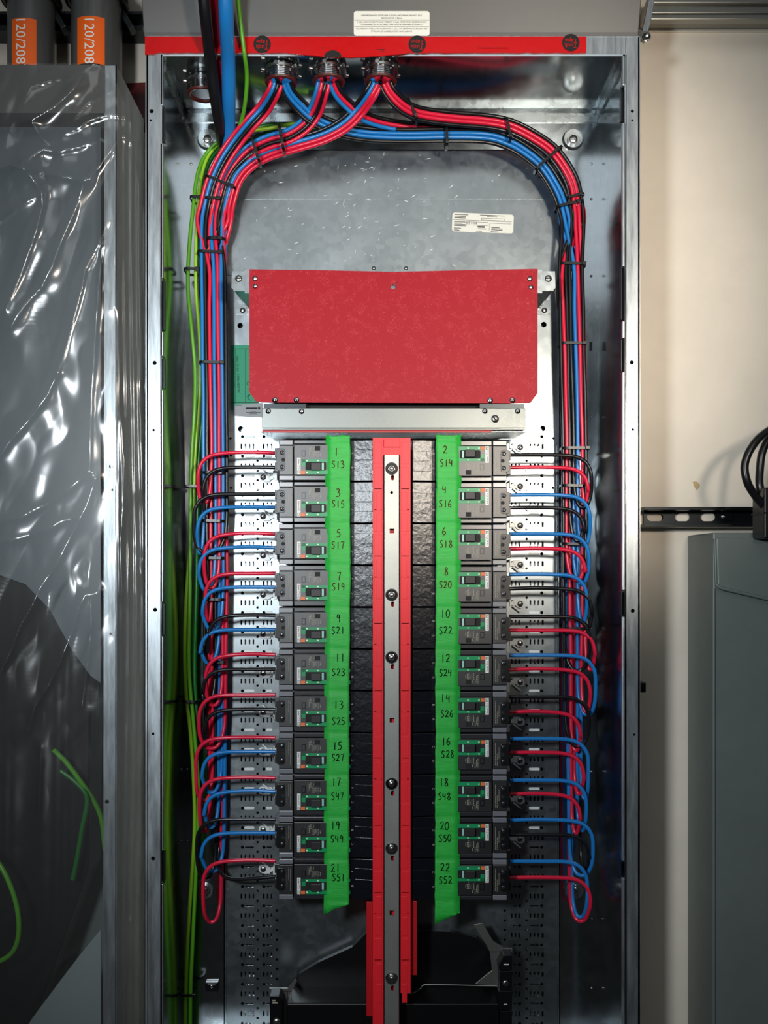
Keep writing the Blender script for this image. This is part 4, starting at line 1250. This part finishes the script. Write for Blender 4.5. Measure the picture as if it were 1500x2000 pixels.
# crumpled film
CREASE = [
    ([(20, 250), (60, 170), (120, 150), (188, 126)], 5, 6), ([(62, 234), (85, 222), (108, 208), (136, 182), (158, 150)], 11, 7), ([(90, 210), (140, 176), (170, 165)], 4, 6),
    ([(140, 232), (172, 200), (215, 180)], 5, 6), ([(120, 262), (150, 250), (180, 232), (216, 222), (250, 230)], 7, 6), ([(40, 320), (60, 305), (84, 292), (112, 296), (156, 286), (196, 270)], 9, 7),
    ([(62, 240), (80, 268), (95, 280)], 5, 5), ([(46, 328), (100, 340), (162, 352), (176, 350), (205, 308), (240, 264), (252, 276)], 10, 8),
    ([(44, 328), (66, 352), (82, 376), (83, 400), (70, 450), (46, 520), (10, 605)], 14, 10), ([(0, 430), (30, 405), (82, 376)], 8, 7),
    ([(165, 350), (150, 400), (122, 465), (100, 520), (80, 560), (44, 600), (20, 640)], 9, 10), ([(210, 430), (190, 480), (166, 525), (160, 560), (128, 680), (112, 728)], 9, 7),
    ([(200, 480), (192, 560), (184, 680), (178, 780), (174, 920)], 9, 6), ([(114, 726), (90, 775), (50, 828), (20, 860), (0, 890)], 11, 7),
    ([(172, 924), (140, 950), (100, 980), (40, 1010), (0, 1020)], 7, 8), ([(187, 935), (170, 985), (150, 1025), (126, 1070), (112, 1100), (78, 1150), (62, 1185), (40, 1222), (24, 1265), (0, 1315)], 13, 7),
    ([(150, 1010), (120, 1018), (92, 1034), (60, 1046), (0, 1060)], 7, 8), ([(190, 1158), (166, 1162), (154, 1185), (140, 1235), (118, 1290), (94, 1340), (68, 1380), (55, 1430)], 12, 7),
    ([(178, 1172), (178, 1230), (172, 1290), (160, 1380)], 7, 6), ([(240, 820), (243, 900), (242, 980), (236, 1060), (238, 1160)], 8, 5), ([(266, 690), (272, 800), (276, 900), (276, 960)], 8, 4),
    ([(276, 560), (280, 640), (280, 740)], 6, 4), ([(278, 1090), (270, 1160), (268, 1230), (266, 1320)], 8, 5), ([(80, 1460), (78, 1540), (76, 1600)], 5, 5), ([(225, 300), (225, 440), (222, 600)], 7, 6),
    ([(0, 330), (20, 322), (44, 330)], 12, 9), ([(252, 1800), (250, 1900), (220, 2000)], 4, 4), ([(190, 1830), (120, 1880), (60, 1960), (45, 2010)], 4, 7),
]
gx = np.arange(-40, 287, 2.6); gy = np.arange(124, 2050, 4.2)
XX, YY = np.meshgrid(gx, gy)
Hh = np.zeros_like(XX)
for pl, amp, wd in CREASE:
    dm = np.full_like(XX, 1e9)
    tt = np.zeros_like(XX)
    nseg = len(pl) - 1
    for i in range(nseg):
        ax, ay = pl[i]; bx_, by_ = pl[i + 1]
        L2 = (bx_ - ax) ** 2 + (by_ - ay) ** 2
        u = np.clip(((XX - ax) * (bx_ - ax) + (YY - ay) * (by_ - ay)) / L2, 0, 1)
        dd = np.hypot(XX - ax - u * (bx_ - ax), YY - ay - u * (by_ - ay))
        k = dd < dm
        dm = np.where(k, dd, dm); tt = np.where(k, (i + u) / nseg, tt)
    Hh += amp * np.exp(-dm / wd) * (.55 + .45 * np.sin(np.pi * tt)) + amp * .35 * np.exp(-(dm / (wd * 4)) ** 2)
rng = np.random.RandomState(4)
for k in range(26):
    a_ = rng.uniform(-.5, .9); f_ = rng.uniform(.012, .06); ph = rng.uniform(0, 6.28)
    cx_, cy_ = rng.uniform(0, 230), rng.uniform(150, 2000); sg_ = rng.uniform(60, 220)
    Hh += rng.uniform(.6, 1.7) * np.sin((XX * math.cos(a_) + YY * math.sin(a_)) * f_ * 2 + ph) * np.exp(-((XX - cx_) ** 2 + (YY - cy_) ** 2) / sg_ ** 2)
# flat facets with sharp folds between them
def ridged(sx, sy, seed):
    o_ = np.empty_like(XX)
    for j in range(XX.shape[0]):
        for i in range(XX.shape[1]):
            o_[j, i] = abs(noise.noise(Vector((XX[j, i] / sx + seed, YY[j, i] / sy + .35 * XX[j, i] / sx, seed))))
    return o_
env = .35 + .65 * np.exp(-((YY - 330) / 260) ** 2) + .55 * np.exp(-((YY - 1220) / 230) ** 2)
Hh += (11 * ridged(95, 150, 3.1) + 4.5 * ridged(38, 60, 8.7)) * env * np.clip((235 - XX) / 25, .25, 1)
# fine horizontal gathers
for cx_, cy_, rx, ry, am in ((25, 1195, 50, 45, 4.2), (150, 1320, 28, 70, 2.2), (20, 1300, 50, 60, 2.6), (110, 1250, 40, 70, 1.8), (30, 600, 40, 40, 1.4), (95, 1400, 50, 80, 2.2), (60, 1500, 70, 90, 2.0), (50, 1600, 80, 120, 1.8), (110, 1720, 60, 120, 1.2), (70, 560, 30, 40, 1.2)):
    Hh += am * np.sin(YY * .75 + 2 * np.sin(XX * .05) + XX * .12) * np.exp(-(((XX - cx_) / rx) ** 2 + ((YY - cy_) / ry) ** 2))
DP = -.012 - Hh * .0011
# right of the flange the film falls back beside the enclosure
back = np.clip((XX - 226) / 60, 0, 1)
DP = DP + .05 * back ** 1.3 + .006 * np.sin(XX * .45 + np.sin(YY * .004) * 2) * back
idx = -np.ones(XX.shape, int); vs = []
for j in range(XX.shape[0]):
    y = YY[j, 0]
    xlim = 285
    if y < 420:
        xlim = np.interp(y, [124, 130, 165, 200, 240, 300, 420], [190, 200, 232, 244, 254, 262, 284])
    xlim += 2.0 * math.sin(y * .03)
    ylo = 126
    for i in range(XX.shape[1]):
        x = XX[j, i]
        xs_ = min(x, xlim)
        if x - xlim > 2.6:
            continue
        idx[j, i] = len(vs); vs.append(P(xs_, y, float(DP[j, i])))
fs = []
for j in range(XX.shape[0] - 1):
    for i in range(XX.shape[1] - 1):
        a_ = (idx[j, i], idx[j, i + 1], idx[j + 1, i + 1], idx[j + 1, i])
        if min(a_) >= 0:
            fs.append(a_)
m = MB(); m.add(vs, fs, True)
m.build('plastic_sheet', FILM, label='crumpled clear plastic sheet draped over the front of the grey enclosure', cat='plastic sheet')

# ------------------------------------------------------------------ conduits at the top corner
CL = [('grey conduit with an orange voltage label, the one nearer the picture edge', 61, 44, 24, 72, 40), ('grey conduit with an orange voltage label, the one nearer the drip hood', 189, 48, 152, 205, 37)]
for k, (lb, cx_, rp_, l0, l1, ly0) in enumerate(CL):
    yc = .15; s = S(yc); c = P(cx_, 130, yc)
    t = thing('conduit', lb, 'conduit', (c.x, c.y, P(0, 130, yc).z), 'conduits over the wrapped enclosure')
    m = MB(); m.cyl((c.x, c.y, P(0, 150, yc).z), (0, 0, 1), rp_ * s, .7, 36); m.build('pipe', PIPE, t)
    r_ = rp_ * s + .0008
    a0 = math.asin(max(-1, (P(l0, 0, yc - r_ * .8).x - c.x) / r_)); a1 = math.asin(min(1, (P(l1, 0, yc - r_ * .8).x - c.x) / r_))
    zt_, zb_ = P(0, ly0, yc - r_ * .8).z, P(0, 150, yc).z
    m = MB(); K = 14; vs = []
    for i in range(K + 1):
        a_ = a0 + (a1 - a0) * i / K
        for zz in (zb_, zt_):
            vs.append((c.x + r_ * math.sin(a_), c.y - r_ * math.cos(a_), zz))
    m.add(vs, [(2 * i, 2 * i + 1, 2 * i + 3, 2 * i + 2) for i in range(K)], True)
    L_ = m.build('orange_label', ORLAB, t, label='orange voltage label')
    tx = letters('120/208V', (l0 + l1) / 2 - (4 if k == 0 else 1), 95, yc - r_ * .8, 105, 19, -90, WHITE, L_, fine=.004)
    for v in tx.data.vertices:
        wx = v.co.x + WL[t.name].x - c.x
        wx = max(-r_ * .98, min(r_ * .98, wx))
        v.co.y = (c.y - math.sqrt((r_ + .0006) ** 2 - wx * wx)) - WL[t.name].y
    m = MB()
    ring = [(c.x + (rp_ + 6) * s * math.cos(2 * math.pi * i / 36), c.y + (rp_ + 6) * s * math.sin(2 * math.pi * i / 36), P(0, 2, yc).z) for i in range(36)]
    m.tube(ring, .010, 8, closed=True)
    m.build('coupling', BLKP, t)
    m = MB(); m.prism([(cx_ + rp_ - 6, 22), (cx_ + rp_ + 4, 18), (cx_ + rp_ + 24, 50), (cx_ + rp_ + 14, 56)], .16, .19); m.build('clamp', STRUT, t, bevel=.001)
m = MB(); m.pbox(-60, 22, 279, 28, .205, .257); m.pbox(-60, 50, 279, 60, .205, .257); m.pbox(-60, 22, 279, 58, .245, .257)
m.build('strut_channel', STRUT, label='dark strut channel crossing the wall behind the two conduits', cat='strut')

# ------------------------------------------------------------------ right of the enclosure
m = MB()
hs = [rrect(x0, 1002, x1, 1018, 7.8, 4) for x0, x1 in ((1264, 1296), (1318, 1347), (1368, 1397), (1470, 1499), (1520, 1549))]
m.plate([(1258, 990), (1620, 990), (1620, 1029), (1258, 1029)], hs, .250, .2535)
m.pbox(1258, 990, 1620, 996, .20, .2535); m.pbox(1258, 1023, 1620, 1029, .20, .2535)
m.build('strut_channel', STRUT, label='black slotted strut channel on the wall above the grey transformer', cat='strut', bevel=.0006)
t = thing('strut_bolt', 'bolt head fixing the black slotted strut to the wall', 'bolt', P(1424, 1009, .25))
m = MB(); m.pdisc(1424, 1009, .242, .25, 9, 6); m.build('bolt_head', STRUT, t); m = MB(); m.dome(1413, 1009, .2498, 6, .004); m.build('washer', STEEL, t)
TR = thing('transformer', 'large grey painted transformer case standing under the black slotted strut', 'transformer', P(1450, 2000, .25))
yf = .09; x0 = 620 * 2.25 / 1800; zt = P(0, 1040, yf).z
m = MB(); m.box(x0, x0 + .7, yf, .258, -1.45, zt); m.build('case', GREYP, TR, bevel=.004)
m = MB()
m.tube([P(1397, 1052, yf - .001), P(1398, 1095, yf - .001), P(1399, 1138, yf - .001)], .0045, 8)
m.tube([P(1394, 1150, yf), P(1394, 1400, yf), P(1394, 2200, yf)], .004, 8)
m.build('weld_bead', GREYP, TR)
m = MB(); a_ = [(1399, 1050), (1640, 1050), (1640, 1205), (1500, 1172), (1440, 1158), (1410, 1150), (1402, 1142)]
m.prism(a_, yf - .012, yf); m.build('terminal_cover', GREYP, TR, bevel=.003)
m = MB(); m.tube(smooth_path([P(1398, 1140, yf - .01), P(1408, 1148, yf - .012), P(1440, 1156, yf - .012), P(1500, 1170, yf - .012), P(1640, 1204, yf - .012)], 5), .004, 8); m.build('cover_edge', GREYP, TR)
for pts, lb in (([(1560, 810, .05), (1500, 842, .03), (1472, 868, .02), (1455, 905, .02), (1459, 940, .02), (1475, 968, .03), (1498, 995, .04)], 'outer black hose curving down to the black plug above the transformer'),
                ([(1560, 830, .07), (1512, 846, .06), (1490, 880, .055), (1484, 920, .055), (1484, 950, .05), (1492, 975, .05), (1500, 992, .05)], 'inner black hose curving down to the black plug above the transformer')):
    MB().tube(smooth_path([P(*p) for p in pts], 7), .0088, 14).build('flexible_hose', BLACK_W, label=lb, cat='hose', group='black hoses at the transformer')
PL = thing('cable_plug', 'black square plug at the ends of the two black hoses', 'plug', P(1520, 1000, .06))
m = MB(); m.pbox(1493, 952, 1570, 1052, .02, .085); m.build('plug_body', BLKP, PL, bevel=.003)
m = MB(); m.pbox(1492, 1000, 1571, 1003, .018, .086); m.build('seam_ring', BLKG, PL)
UP = thing('strut_rail', 'grey double rail with bracket at the top of the cream wall', 'rail', P(1380, 30, .257))
m = MB()
for a0, a1 in ((-8, 6), (9, 26), (27, 38)):
    m.pbox(1266, a0, 1640, a1, .17 + (.01 if a0 > 0 else 0), .2)
m.pbox(1262, 2, 1640, 30, .2, .256)
m.build('rail', STRUTG, UP, bevel=.003)
m = MB(); m.prism([(1255, 58), (1271, -20), (1280, -20), (1274, 30), (1266, 62), (1258, 64)], .06, .07); m.build('bracket', FRAME, UP, bevel=.001)
CHIP = mat('raw_chip', (190, 165, 120), .8)
m = MB(); m.prism([(1353, 941), (1360, 940), (1367, 947), (1366, 953), (1360, 957), (1356, 950)], .2612, .2622); m.build('wall_chip', CHIP, label='small chipped spot on the cream wall above the black strut', cat='chip')
